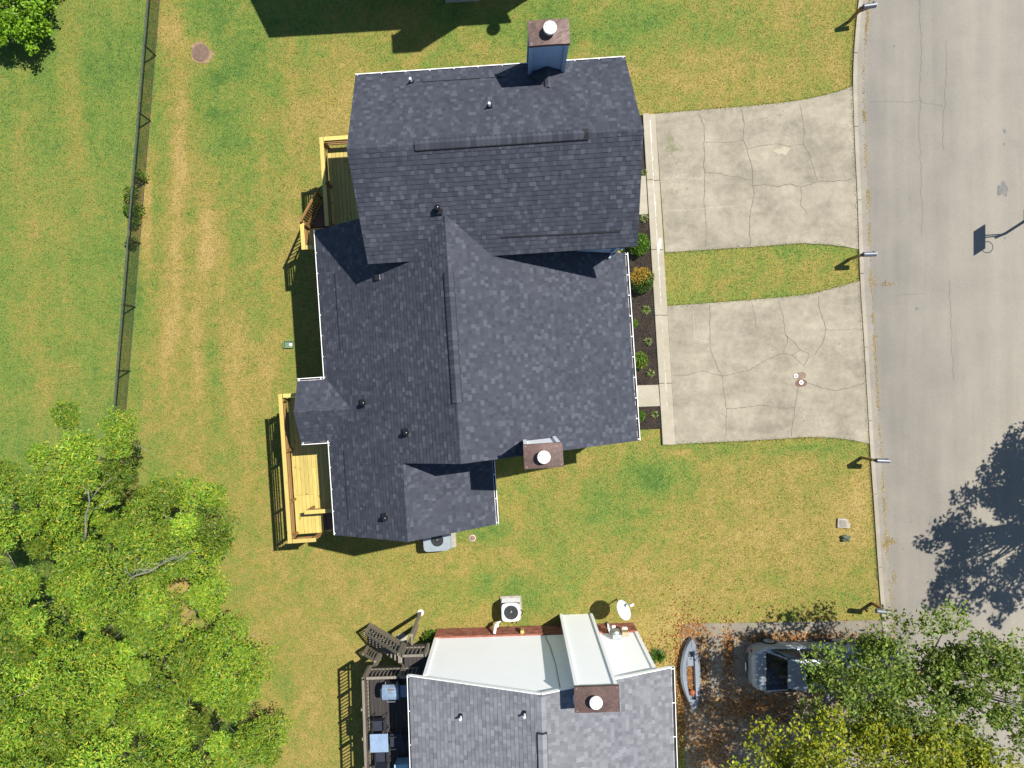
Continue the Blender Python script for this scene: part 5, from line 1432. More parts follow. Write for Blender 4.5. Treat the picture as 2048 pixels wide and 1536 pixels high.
def crown_points(r, center, rad, n_clump, per, clump_r, shell=0.55, lower=-0.35, dome=False):
    """boughs through an uneven crown volume, leaves round each bough; gaps stay between the boughs"""
    d = unit(r.normal(0, 1, (n_clump, 3))); d[:, 2] = np.where(d[:, 2] < lower, -d[:, 2] * .5, d[:, 2])
    if dome:                                   # keep boughs apart from each other
        best = d.copy()
        for i in range(1, n_clump):
            c = unit(r.normal(0, 1, (14, 3))); c[:, 2] = np.where(c[:, 2] < -.1, -c[:, 2], c[:, 2])
            dist = np.min(np.linalg.norm(c[:, None] - best[None, :i], axis=2), axis=1); best[i] = c[np.argmax(dist)]
        d = best
    lob = 1 + .22 * np.sin(d[:, 0] * 5 + center[0]) * np.cos(d[:, 1] * 4 + center[1]) + r.normal(0, .08, n_clump)
    k = (shell + (1 - shell) * r.random(n_clump) ** .6) * lob
    cl = np.array(center) + d * np.array(rad) * k[:, None]
    cr = clump_r * r.uniform(.6, 1.35, n_clump)
    idx = np.repeat(np.arange(n_clump), per); o = unit(r.normal(0, 1, (len(idx), 3))) * (r.random(len(idx)) ** .45)[:, None]
    if dome:
        o = unit(r.normal(0, 1, (len(idx), 3))); o[:, 2] = np.where(o[:, 2] < -.15, -o[:, 2], o[:, 2])
        o = o * (r.uniform(.55, 1.05, len(idx)) * (1 + .25 * np.sin(o[:, 0] * 6 + idx) * np.cos(o[:, 1] * 5 - idx)))[:, None]
    pts = cl[idx] + o * cr[idx][:, None] * np.array([1, 1, .6])
    return cl, pts, o, idx
def tree(name, label, base, center, rad, r, pal, wts, n_clump, per, clump_r, leaf, size, bark, group=None, trunk_r=.16, bare=0, limbs=14, shell=.5, cat='tree', pairs=6, tone=.16, dome=False):
    base = Vector(base); center = Vector(center); t = thing(name, label, cat, base, group)
    cl, pts, o, idx = crown_points(r, center, rad, n_clump, per, clump_r, shell, dome=dome)
    m = pts[:, 2] > .25; pts = pts[m]; o = o[m]; idx = idx[m]
    ctone = np.clip(r.normal(1, tone, n_clump), .55, 1.5)
    cols = pick_cols(len(pts), pal, wts, .12, r) * ctone[idx][:, None]
    if leaf == 'frond': v, f, c = frond_leaves(pts, size, cols, r, pairs, out=o)
    elif leaf == 'slim': v, f, c = simple_leaves(pts, size, cols, r, up=1.15, aspect=.30)
    else: v, f, c = simple_leaves(pts, size, cols, r)
    me = np_mesh('crown', v - np.array(base), f, c, M['leaf']); link('crown', me, t)
    tm = MB(); fork = base.lerp(center, .45); fork.x += r.normal(0, .15); fork.y += r.normal(0, .15)
    tm.tube([base - Vector((0, 0, .1)), base.lerp(fork, .5) + Vector((r.normal(0, .06), r.normal(0, .06), 0)), fork], [trunk_r * 1.25, trunk_r, trunk_r * .8], 9)
    tr = tm.build('trunk', M[bark], t, smooth=True)
    lm = MB()
    order = r.permutation(n_clump)[:limbs]
    for k in order:
        q = Vector(cl[k]); st = fork if r.random() < .65 else base.lerp(fork, r.uniform(.6, .95))
        mid = st.lerp(q, .5) + Vector((r.normal(0, .15), r.normal(0, .15), r.uniform(-.1, .25))) 
        w = trunk_r * r.uniform(.25, .5)
        lm.tube([st, mid, q + (q - mid) * .1], [w, w * .62, w * .18], 6)
        for _ in range(2):
            e = mid.lerp(q, r.uniform(.2, .8)); g2 = e + Vector((r.normal(0, .55), r.normal(0, .55), r.normal(.15, .25)))
            lm.tube([e, e.lerp(g2, .55) + Vector((r.normal(0, .05), r.normal(0, .05), .03)), g2], [w * .34, w * .22, w * .07], 5)
    for _ in range(bare):
        k = r.integers(n_clump); q = Vector(cl[k]); st = fork.lerp(q, r.uniform(.2, .5)); d = (q - st)
        e = st + d * r.uniform(.9, 1.25); w = trunk_r * r.uniform(.15, .3)
        lm.tube([st, st.lerp(e, .5) + Vector((r.normal(0, .12), r.normal(0, .12), .1)), e], [w, w * .6, w * .12], 5)
        for _ in range(4):
            a = st.lerp(e, r.uniform(.35, .95)); b2 = a + d.normalized() * r.uniform(.2, .6) + Vector((r.normal(0, .3), r.normal(0, .3), r.normal(.1, .15)))
            lm.tube([a, b2], [w * .3, w * .08], 4)
    lm.build('limb', M[bark], tr, smooth=True)
    return t
GREEN_Y = [(0.135, 0.27, 0.020), (0.20, 0.325, 0.024), (0.27, 0.36, 0.03), (0.42, 0.38, 0.035), (0.085, 0.185, 0.018)]
def px3(px, py, z): p = W(px, py, z); return (p.x, p.y, z)
GROVE = [  # crown centre in the photograph, its height, radius in metres, height radius, label
    (195, 925, 4.6, 1.95, 1.6, 'slender yellow green tree at the tip of the grove where the fence ends'),
    (375, 1050, 3.4, 1.90, 1.5, 'leafy tree of the grove facing the long yellow deck'),
    (45, 1040, 5.0, 1.85, 1.7, 'tree on the open lawn side of the grove'), (250, 1165, 4.6, 2.1, 1.7, 'broad tree with bare grey branches in the middle of the grove'),
    (85, 1215, 5.4, 2.0, 1.8, None), (455, 1325, 2.9, 1.85, 1.5, 'low tree at the grove edge nearest the weathered deck'),
    (300, 1335, 4.4, 2.0, 1.6, 'fern-leaved tree between the bare-branched tree and the low edge tree'), (140, 1370, 5.2, 2.0, 1.7, None), (15, 1405, 5.8, 1.9, 1.7, None),
    (400, 1490, 3.4, 2.0, 1.5, None), (230, 1505, 4.4, 2.0, 1.6, None), (70, 1545, 4.8, 1.9, 1.6, None), (520, 1480, 1.6, 0.95, 0.9, 'small sapling at the edge of the grove, lower than the trees'),
    (318, 1240, 2.9, 0.9, 1.0, 'small tree beside the bare patch of ground in the grove'), (170, 1060, 3.8, 1.25, 1.2, None), (425, 1180, 2.0, .75, .8, None)]
for i, (x, y, z, rr, rz, lab) in enumerate(GROVE):
    r = np.random.default_rng(100 + i); c = px3(x, y, z); b = (c[0] - .24 * z - abs(r.normal(0, .2)), c[1] - .10 * z - abs(r.normal(0, .2)), 0)
    fern = False; n = max(4, int((12 if not fern else 12) * (rr / 1.9) ** 1.5))
    tree('grove_tree', lab or 'feathery yellow green tree crowded inside the backyard grove', b, c, (rr * .84, rr * .84, rz), r, GREEN_Y, [3, 4, 3, 1.3 if not fern else .5, 2], n, 1350 if not fern else 210,
         .66 if not fern else .70, 'slim' if not fern else 'frond', .30 if fern else .128, 'bark_grey', 'trees of the backyard grove', .10, bare=7 if i in (3, 1, 7) else 2, limbs=9, shell=.55, pairs=7, tone=.15, dome=True)
def dead_limb(tree_label, paths):
    root = [o for o in bpy.data.objects if o.get('label') == tree_label][0]; m = MB()
    for pts, w in paths:
        q = [Vector(px3(*p)) for p in pts]; n = len(q); m.tube(q, [w * (1 - .75 * k / (n - 1)) for k in range(n)], 6)
    m.build('bare_limb', M['bark_grey'], root, smooth=True)
dead_limb(GROVE[0][5], [([(168, 1092, 4.6), (172, 1060, 5.0), (171, 1035, 5.3), (179, 1003, 5.8), (176, 980, 6.1)], .045), ([(179, 1003, 5.8), (192, 985, 6.0), (204, 972, 6.1), (224, 956, 6.3)], .018), ([(173, 1030, 5.4), (190, 1016, 5.6), (228, 998, 6.0)], .014), ([(177, 990, 6.0), (168, 975, 6.1), (166, 960, 6.2)], .012)])
rl = random.Random(3); twigs = []
main = [(228, 1188, 5.9), (250, 1170, 6.1), (268, 1152, 6.2), (296, 1144, 6.3), (322, 1128, 6.35), (350, 1116, 6.4), (372, 1106, 6.4), (394, 1101, 6.3)]
twigs.append((main, .022))
for k in range(26):
    a_ = main[rl.randrange(1, 6)]; q_ = (a_[0] + rl.uniform(-12, 12), a_[1] + rl.uniform(-5, 5), a_[2]); e_ = (q_[0] + rl.uniform(-38, 30), q_[1] + rl.uniform(-34, 16), a_[2] + rl.uniform(0, .3))
    twigs.append(([q_, ((q_[0] + e_[0]) / 2 + rl.uniform(-5, 5), (q_[1] + e_[1]) / 2 + rl.uniform(-4, 4), a_[2] + .1), e_], .010))
dead_limb(GROVE[3][5], twigs)
# undergrowth of the grove
r = np.random.default_rng(55); pts = []
for (x, y, s) in ((120, 1250, 90), (250, 1330, 110), (60, 1120, 80), (330, 1430, 120), (150, 1480, 140), (430, 1400, 70), (260, 1200, 70), (40, 1330, 80), (220, 1060, 60)):
    n = 260; q = W(x, y); pts.append(np.stack([q.x + r.normal(0, s / 80, n), q.y + r.normal(0, s / 80, n), r.uniform(.1, 1.3, n)], 1))
pts = np.concatenate(pts); v, f, c = frond_leaves(pts, .32, pick_cols(len(pts), [(0.07, 0.14, 0.015), (0.10, 0.18, 0.018), (0.15, 0.21, 0.022)], [2, 2, 1], .15, r), r, 5)
tag(link('undergrowth', np_mesh('undergrowth', v, f, c, M['leaf'])), 'tangled green undergrowth on the ground beneath the grove trees', 'undergrowth', kind='stuff')

# tree over the parked car, yellow tree at the bottom, trees across the street
r = np.random.default_rng(7)
MAPLE = [(0.110, 0.180, 0.024), (0.150, 0.225, 0.030), (0.080, 0.135, 0.022), (0.235, 0.285, 0.045)]
tree('street_tree', 'open dark green tree with grey twigs spreading over the parked car', (13.3, -11.6, 0), (12.6, -10.3, 4.6), (2.9, 2.3, 1.5), r, MAPLE, [3, 3, 1.5, 2.2], 36, 310, .62, 'leaf', .135, 'bark_grey', 'trees at the neighbour driveway', .13, bare=12, limbs=26, shell=.3, tone=.16, dome=True)
tree('street_tree', 'open green tree leaning out over the kerb and street beside the one over the car', (14.6, -11.3, 0), (16.2, -10.2, 4.7), (2.6, 2.3, 1.5), r, MAPLE, [3, 3, 1.5, 2.6], 34, 310, .60, 'leaf', .135, 'bark_grey', 'trees at the neighbour driveway', .13, bare=12, limbs=24, shell=.3, tone=.16, dome=True)
YEL = [(0.215, 0.275, 0.016), (0.30, 0.325, 0.018), (0.38, 0.365, 0.022), (0.145, 0.205, 0.018)]
tree('street_tree', 'dense yellow green tree beside the neighbour driveway, below the dark green tree', (11.0, -13.8, 0), (11.3, -12.9, 5.5), (3.8, 2.3, 1.3), r, YEL, [3, 4, 2, 2], 52, 420, .66, 'leaf', .13, 'bark', 'trees at the neighbour driveway', .15, bare=3, limbs=16, shell=.35, tone=.15, dome=True)
tree('street_tree', 'smaller yellow tree on the street side of the dense yellow green one', (14.6, -13.9, 0), (14.7, -12.8, 5.2), (1.9, 1.3, 1.1), r, YEL, [3, 4, 2, 2], 18, 400, .55, 'leaf', .13, 'bark', 'trees at the neighbour driveway', .11, bare=2, limbs=9, shell=.35, dome=True)
tree('street_tree', 'big tree across the street whose dappled shadow lies on the asphalt', (23.6, -4.6, 0), (22.2, -5.2, 5.4), (2.9, 2.9, 1.9), r, MAPLE, [3, 3, 2, 1], 115, 54, .44, 'leaf', .2, 'bark', 'trees across the street', .2, bare=6, limbs=32, shell=.35)
tree('street_tree', 'dense tree across the street beside the big one, north of it', (23.8, -1.6, 0), (23.6, -2.0, 4.8), (1.9, 1.9, 1.8), r, MAPLE, [3, 3, 2, 1], 90, 70, .5, 'leaf', .2, 'bark', 'trees across the street', .18, limbs=16, shell=.35)
# big shrub in the far corner of the lawn
r = np.random.default_rng(21); LIME = [(0.165, 0.32, 0.014), (0.21, 0.37, 0.018), (0.12, 0.25, 0.014), (0.25, 0.40, 0.025)]
c = px3(14, -8, 1.15)
tree('garden_shrub', 'large rounded bright green shrub on the open lawn west of the fence', (c[0], c[1], 0), c, (1.75, 1.75, .95), r, LIME, [3, 3, 2, 1], 190, 95, .36, 'leaf', .13, 'bark', None, .09, limbs=10, shell=.62, cat='shrub', tone=.12)

def shrub(name, label, px, py, rad, h, pal, wts, n, size, seed, group=None, top=None, shape='ball'):
    r = np.random.default_rng(seed); p = W(px, py, h * .6); t = thing(name, label, 'shrub', (p.x, p.y, .05), group)
    if shape == 'tuft':
        m = n; a = r.uniform(0, 6.283, m); L = rad * r.uniform(.6, 1.25, m); d = np.stack([np.cos(a), np.sin(a), np.zeros(m)], 1); el = r.uniform(.5, 1.4, m)[:, None]
        b = np.tile([p.x, p.y, .06], (m, 1)) + d * .02; mid = b + d * L[:, None] * .5 + np.array([0, 0, 1]) * h * el * .8; tip = b + d * L[:, None] + np.array([0, 0, 1]) * h * el * .55
        s = np.cross(d, [0, 0, 1]) * size; v = np.stack([b - s * .5, mid - s, mid + s, b + s * .5, mid - s, tip, tip, mid + s], 1).reshape(-1, 3)
        k = np.arange(m)[:, None] * 8; f = np.concatenate([k + np.array([[0, 1, 2, 3]]), k + np.array([[4, 5, 6, 7]])]); cols = pick_cols(m, pal, wts, .15, r); cols = np.concatenate([cols, cols])
        # the tip quad is a sliver: give it width
        v.reshape(m, 8, 3)[:, 6] += s * .2
    else:
        o = unit(r.normal(0, 1, (n, 3))); o[:, 2] = np.where(o[:, 2] < -.25, -o[:, 2], o[:, 2]); k = r.random(n) ** .25
        lob = 1 + .10 * np.sin(o[:, 0] * 7 + seed) * np.cos(o[:, 1] * 6 - seed)
        pts = np.array([p.x, p.y, h * .5]) + o * (k * lob)[:, None] * np.array([rad, rad, h * .5]); cols = pick_cols(n, pal, wts, .18, r)
        if top is not None:
            msk = (o[:, 2] * .35 + o[:, 0] * -.30 + o[:, 1] * .62 + r.normal(0, .16, n)) > .22; cols[msk] = pick_cols(int(msk.sum()), top, [1] * len(top), .15, r)
        v, f, cols = simple_leaves(pts, size, cols, r, up=.4)
        # slight outward order comes from the shell
    link('foliage', np_mesh('foliage', v - np.array([p.x, p.y, .05]), f, cols, M['leaf']), t)
    sm = MB()
    for _ in range(5): sm.tube([(p.x, p.y, .0), (p.x + r.normal(0, rad * .25), p.y + r.normal(0, rad * .25), h * .55)], [.015, .006], 5)
    sm.build('stem', M['bark'], t); return t
SHG = [(0.075, 0.165, 0.012), (0.11, 0.22, 0.016), (0.055, 0.12, 0.012), (0.15, 0.27, 0.02)]
shrub('garden_shrub', 'round bright green shrub in the mulch bed at the corner between the two roofs', 1278, 489, .46, .75, SHG, [3, 3, 2, 2], 2300, .075, 1)
shrub('garden_shrub', 'round shrub with an orange yellow top in the mulch bed', 1283, 560, .53, .8, [(0.04, 0.085, 0.012), (0.06, 0.12, 0.015), (0.09, 0.15, 0.02)], [2, 3, 1.5], 2700, .07, 2, top=[(0.42, 0.27, 0.03), (0.46, 0.30, 0.05), (0.38, 0.20, 0.03), (0.25, 0.22, 0.03)])
shrub('garden_shrub', 'medium green shrub with a few orange leaves in the mulch bed', 1279, 721, .36, .55, SHG + [(0.34, 0.24, 0.04)], [3, 3, 2, 2, 1.1], 1300, .075, 3)
shrub('garden_shrub', 'small green shrub in the long mulch bed close to the gutter', 1267, 647, .20, .34, SHG + [(0.24, 0.25, 0.05)], [3, 3, 2, 2, 2], 420, .07, 4)
shrub('garden_shrub', 'small green shrub in the short mulch bed south of the entry slab', 1280, 832, .24, .4, SHG, [3, 3, 2, 1], 560, .06, 5)
TUF = [(0.20, 0.28, 0.06), (0.32, 0.36, 0.13), (0.12, 0.22, 0.03), (0.42, 0.42, 0.22)]
for i, (x, y, q, lab) in enumerate(((1288, 438, .17, 'variegated grassy tuft at the north end of the long mulch bed by the entry slab'), (1291.5, 620, .18, 'variegated grassy tuft in the mulch just south of the orange topped shrub'),
                                  (1296, 683, .17, 'variegated grassy tuft in the mulch between the small shrub and the medium shrub'), (1301, 747, .17, 'variegated grassy tuft at the mulch corner above the south entry slab'),
                                  (1309, 829, .15, 'thin variegated tuft in the short mulch bed'), (1288, 345, .13, 'small grassy tuft in the narrow bed north of the entry slab'))):
    shrub('grass_tuft', lab, x, y, q, .16, TUF, [3, 3, 2, 1], 46, .011, 40 + i, 'tufts planted in the mulch beds', shape='tuft')
shrub('garden_plant', 'spiky dark green plant by the corner of the grey roofed house', 1316, 1311, .30, .35, [(0.05, 0.13, 0.012), (0.08, 0.18, 0.016), (0.035, 0.09, 0.01)], [2, 2, 1], 150, .016, 60, shape='tuft')
shrub('garden_plant', 'weedy green bush at the brick corner by the weathered stairs', 862, 1278, .36, .5, SHG, [3, 3, 3, 1], 520, .09, 61)
for i, (x, y, q, h, lab) in enumerate(((282, 352, .30, .5, 'bright weed growing through the chain link fence at its thickest'), (262, 388, .34, .6, 'bushy weed on the open side of the chain link fence'), (276, 420, .30, .45, 'green weed on the yard side of the fence below the dry patch'),
                                  (268, 445, .26, .35, 'low weed hugging the foot of the fence'), (257, 418, .24, .4, 'thin weed leaning away from the fence on the open lawn'), (262, 486, .26, .4, 'small weed clump by the fence post'))):
    shrub('fence_weed', lab, x, y, q, h, SHG + [(0.22, 0.24, 0.04)], [3, 2, 3, 1, 1], 260, .085, 70 + i, 'weeds along the fence')
r = np.random.default_rng(77); q = W(757, 1303); n = 60; a = np.array([q.x, q.y, .42]) + r.normal(0, .09, (n, 3)); v, f, c = simple_leaves(a, .09, pick_cols(n, SHG, [1, 1, 1, 1], .2, r), r)
pot = [o for o in bpy.data.objects if o.name == 'flower_pot'][0]; link('plant', np_mesh('plant', v - np.array(pot.location), f, c, M['leaf']), pot)

# ================================================================== FALLEN LEAVES, GRASS, MULCH CHIPS
r = np.random.default_rng(31); P = []
def scatter(px, py, sx, sy, n):
    q = W(px, py); P.append(np.stack([q.x + r.normal(0, sx / 49, n), q.y + r.normal(0, sy / 49, n)], 1))
for a in ((1456, 1305, 7, 26, 420), (1385, 1262, 16, 10, 300), (1405, 1330, 9, 40, 420), (1360, 1345, 9, 60, 500), (1357, 1430, 12, 40, 500), (1480, 1410, 50, 16, 900), (1590, 1400, 60, 30, 1000), (1540, 1276, 40, 6, 350), (1620, 1272, 60, 7, 420),
          (1420, 1495, 30, 35, 1200), (1520, 1440, 60, 40, 1100), (1320, 1300, 20, 26, 130), (1385, 1300, 20, 60, 300), (1700, 1330, 60, 60, 500), (1450, 1350, 60, 70, 500)): scatter(*a)
P = np.concatenate(P); n = len(P); pts = np.column_stack([P, r.uniform(.036, .065, n)])
wall_clear = ~((P[:, 0] < 5.35) & (P[:, 1] < -9.6)); pts = pts[wall_clear]
v, f, c = simple_leaves(pts, .085, pick_cols(len(pts), [(0.30, 0.125, 0.03), (0.38, 0.20, 0.06), (0.22, 0.085, 0.025), (0.42, 0.28, 0.10)], [3, 2, 2, 1.4], .18, r), r, up=2.2, aspect=.7)
tag(link('fallen_leaves', np_mesh('fallen_leaves', v, f, c, M['dead_leaf'])), 'orange brown fallen leaves strewn over the neighbour driveway', 'leaves', kind='stuff')
# dry yellow litter along the gutter
pl = side(kr, KW + .265); N = 9000; k = r.integers(0, len(pl) - 1, N); t_ = r.random(N); A = np.array([(p.x, p.y) for p in pl])
X = A[k] * (1 - t_)[:, None] + A[k + 1] * t_[:, None]; dens = vnoise(X[:, 1] * 2.2, X[:, 0] * .1, 5); keep = r.random(N) < np.clip((dens - .25) * 1.9, .05, 1)
X = X[keep]; X[:, 0] += r.normal(0, .035, len(X)); pts = np.column_stack([X, r.uniform(.021, .035, len(X))])
q1 = [(1775, 568, 10, 2.0, 60), (1745, 562, 6, 4, 40), (1782, 1082, 5, 3, 90), (1788, 1155, 3, 8, 50), (1770, 1090, 4, 8, 120)]
for (px_, py_, sx, sy, nn_) in q1:
    q = W(px_, py_); pts = np.concatenate([pts, np.stack([q.x + r.normal(0, sx / 49, nn_), q.y + r.normal(0, sy / 49, nn_), r.uniform(.02, .035, nn_)], 1)])
v, f, c = simple_leaves(pts, .055, pick_cols(len(pts), [(0.42, 0.31, 0.11), (0.36, 0.27, 0.10), (0.45, 0.30, 0.14), (0.30, 0.20, 0.09)], [3, 3, 1, 1], .15, r), r, up=2.0, aspect=.5)
tag(link('gutter_litter', np_mesh('gutter_litter', v, f, c, M['dead_leaf'])), 'line of dry yellow leaf litter along the street gutter', 'leaf litter', kind='stuff')

def inside(poly, x, y):
    res = np.zeros(len(x), bool); n = len(poly); j = n - 1
    for i in range(n):
        xi, yi = poly[i][0], poly[i][1]; xj, yj = poly[j][0], poly[j][1]
        cnd = ((yi > y) != (yj > y)) & (x < (xj - xi) * (y - yi) / (yj - yi + 1e-12) + xi); res ^= cnd; j = i
    return res
NO = [[W(*p) for p in drive_n_pts], [W(*p) for p in drive_s_pts], [W(1361, 1247), W(1770, 1240), W(1800, 1700), W(1370, 1700)], [W(1248, 228), W(1311, 228), W(1351, 890), W(1325, 890), W(1323, 860), W(1248, 862)],
      [F(-4.1, 4.5), F(4.0, 4.5), F(4.0, 9.9), F(-4.1, 9.9)], [F(-5.9, -2.2), F(3.9, -2.2), F(3.9, 5.5), F(-5.9, 5.5)], [F(-5.9, -4.6), F(-1.2, -4.6), F(-1.2, -2.2), F(-5.9, -2.2)],
      [S(-3.4, -20), S(4.65, -20), S(4.65, wv + .05), S(-3.4, wv + .05)], [(p.x, p.y) for p in side(kr, -.01)] + [(40, -30), (40, 30)], [W(385, 88), W(420, 88), W(420, 122), W(385, 122)], [W(566, 682), W(589, 682), W(589, 697), W(566, 697)]]
def turf_points(N, x0, x1, y0, y1):
    x = r.uniform(x0, x1, N); y = r.uniform(y0, y1, N); ok = np.ones(N, bool)
    for p in NO: ok &= ~inside(p, x, y)
    return x[ok], y[ok]
x, y = turf_points(330000, -21.5, 16.5, -16.2, 16.2)
d = lawn_dry(x, y) + (vnoise(x * 4.5, y * 4.5, 21) - .5) * .7 + (vnoise(x * 13, y * 13, 22) - .5) * .6 + r.normal(0, .07, len(x))
stops = np.array([s_[0] for s_ in LAWN_RAMP]); cc = np.array([s_[1] for s_ in LAWN_RAMP]); cols = np.stack([np.interp(d, stops, cc[:, k]) for k in range(3)], 1) * r.uniform(.72, 1.30, (len(x), 1))
n = len(x); a = r.uniform(0, 6.283, n); L = r.uniform(.035, .085, n); h = r.uniform(.02, .055, n); b = np.stack([x, y, np.full(n, .0)], 1)
dv = np.stack([np.cos(a), np.sin(a), np.zeros(n)], 1); sv = np.stack([-np.sin(a), np.cos(a), np.zeros(n)], 1) * .009
v = np.stack([b - sv, b + sv, b + dv * L[:, None] + np.array([0, 0, 1]) * h[:, None]], 1).reshape(-1, 3)
tag(link('grass', np_mesh('grass', v, np.arange(n * 3).reshape(n, 3), cols, M['leaf'])), 'short mown grass blades over the whole lawn', 'grass', kind='stuff')
# overgrown lush fringe along the paving edges
E_ = []
for poly in (drive_n_pts[:8], drive_n_pts[-6:], drive_s_pts[:8], drive_s_pts[-7:]):
    pp = resample([W(*p) for p in poly], .02); sgn = 1
    for p in pp: E_.append((p.x + r.normal(0, .03), p.y + r.normal(0, .03)))
for p in resample(side(kr, -.02)[8:62], .02): E_.append((p.x - abs(r.normal(0, .035)), p.y))
E_ = np.array(E_); n = len(E_); a = r.uniform(0, 6.283, n); dv = np.stack([np.cos(a), np.sin(a), np.zeros(n)], 1); sv = np.stack([-np.sin(a), np.cos(a), np.zeros(n)], 1) * .009
b = np.column_stack([E_, np.full(n, .01)]); L = r.uniform(.04, .09, (n, 1)); v = np.stack([b - sv, b + sv, b + dv * L + np.array([0, 0, .06])], 1).reshape(-1, 3)
cols = pick_cols(n, [(0.08, 0.13, 0.03), (0.13, 0.16, 0.045), (0.22, 0.19, 0.08)], [2, 2, 1], .2, r)
tag(link('grass_fringe', np_mesh('grass_fringe', v, np.arange(n * 3).reshape(n, 3), cols, M['leaf'])), 'longer grass fringe along the driveway and kerb edges', 'grass', kind='stuff')
# chips on the mulch beds
n = 9000; x = r.uniform(W(1250, 0).x, W(1323, 0).x, n); y = r.uniform(W(0, 860).y, W(0, 430).y, n)
ok = inside([W(1250, 431), W(1296, 429), W(1316.5, 769), W(1250, 771)], x, y) | inside([W(1250, 816), W(1320, 813), W(1322, 857), W(1250, 860)], x, y)
pts = np.column_stack([x[ok], y[ok], r.uniform(.072, .095, ok.sum())])
v, f, c = simple_leaves(pts, .05, pick_cols(len(pts), [(0.022, 0.016, 0.012), (0.045, 0.030, 0.020), (0.09, 0.06, 0.04), (0.015, 0.011, 0.009)], [3, 2, 1, 3], .2, r), r, up=.8, aspect=.4)
tag(link('mulch_chips', np_mesh('mulch_chips', v, f, c, M['dead_leaf'])), 'dark bark chips covering the planting beds', 'mulch', kind='stuff')

# ================================================================== KAYAK AND BALL
def kayak():
    y0, y1 = W(0, 1271).y, W(0, 1411).y; cx = W(1384, 0).x - .05; t = thing('kayak', 'grey plastic kayak with an open leaf-filled cockpit lying on the driveway edge', 'kayak', (cx, (y0 + y1) / 2, .03))
    L = y0 - y1; N = 28; m = MB(); prof = 9; v = []; f = []; inner = []
    cen = lambda s: cx + .10 * (s - .5) - .08 * math.sin(s * math.pi)
    for i in range(N + 1):
        s = i / N; w = .41 * max(0.015, math.sin(math.pi * min(1, max(0, s))) ** .62); h = .30 + .10 * abs(2 * s - 1) ** 2; yy = y0 - L * s; c = cen(s)
        ring = [(-.02, 0), (-w * .55, 0.01), (-w * .92, h * .35), (-w, h * .75), (-w * .80, h), (-w * .44, h * 1.02)]
        for (a, b) in ring: v.append((c + a, yy, .03 + b))
        for (a, b) in ring[::-1]: v.append((c - a, yy, .03 + b))
    K = 12
    for i in range(N):
        op = .17 < (i + .5) / N < .86
        for k in range(K):
            a = (k + 1) % K
            if k == 5 and op: continue        # cockpit opening between the gunwales
            f.append((i * K + k, i * K + a, (i + 1) * K + a, (i + 1) * K + k))
    f += [tuple(range(K)), tuple(N * K + k for k in range(K))[::-1]]
    m.add(v, f); m.build('hull', M['plastic_grey'], t, smooth=False, bevel=0)
    im = MB(); iv = []; ff = []
    for i in range(5, 25):
        s = i / N; w = .41 * math.sin(math.pi * s) ** .62 * .42; yy = y0 - L * s; c = cen(s); iv += [(c - w, yy, .32), (c - w * .8, yy, .14), (c + w * .8, yy, .14), (c + w, yy, .32)]
    for i in range(19):
        for k in range(3): ff.append((i * 4 + k, i * 4 + k + 1, i * 4 + k + 5, i * 4 + k + 4))
    im.add(iv, ff); im.build('cockpit', M['kayak_in'], t)
    for (a, b, nm) in ((.27, .40, 'seat'), (.80, .87, 'seat')):
        c = cen((a + b) / 2); MB().box((c, y0 - L * (a + b) / 2, .25), (.26, L * (b - a), .05)).build(nm, M['plastic_grey'], t, bevel=.015)
    for e, yy in ((0.02, y0 - .06), (.98, y1 + .06)):
        MB().beam((cen(e), yy, .43), (cen(abs(e - .10)), yy + (-.3 if e < .5 else .3), .40), .05, .03).build('keel_cap', M['plastic_grey'], t, bevel=.01)
    rr = np.random.default_rng(5); n = 420; s = rr.uniform(.42, .78, n); pts = np.stack([np.array([cen(q) for q in s]) + rr.normal(0, .05, n), y0 - L * s, rr.uniform(.16, .20, n)], 1)
    vv, f2, c2 = simple_leaves(pts, .07, pick_cols(n, [(0.30, 0.125, 0.03), (0.38, 0.20, 0.06), (0.22, 0.085, 0.025)], [3, 2, 2], .18, rr), rr, up=2.0, aspect=.7)
    link('leaf_litter', np_mesh('leaf_litter', vv - np.array(t.location), f2, c2, M['dead_leaf']), t, kind='stuff')
    s = (1378 - 1271) / 140; b = Vector((cen(s), y0 - L * s, .33)); bt = thing('basketball', 'orange basketball resting in the kayak cockpit', 'ball', b - Vector((0, 0, .125)))
    bm = bmesh.new(); bmesh.ops.create_uvsphere(bm, u_segments=24, v_segments=14, radius=.125); me = bpy.data.meshes.new('ball'); bm.to_mesh(me); bm.free(); me.materials.append(M['ball'])
    me.polygons.foreach_set('use_smooth', [True] * len(me.polygons)); link('skin', me, bt, b)
    for ax in range(3):
        P_ = [b + Vector(((0, math.cos(k / 24 * 6.2832), math.sin(k / 24 * 6.2832)), (math.cos(k / 24 * 6.2832), 0, math.sin(k / 24 * 6.2832)), (math.cos(k / 24 * 6.2832), math.sin(k / 24 * 6.2832), 0))[ax]) * .1245 for k in range(25)]
        MB().tube(P_, .003, 4, cap=False).build('seam', M['rubber'], bt)
kayak()

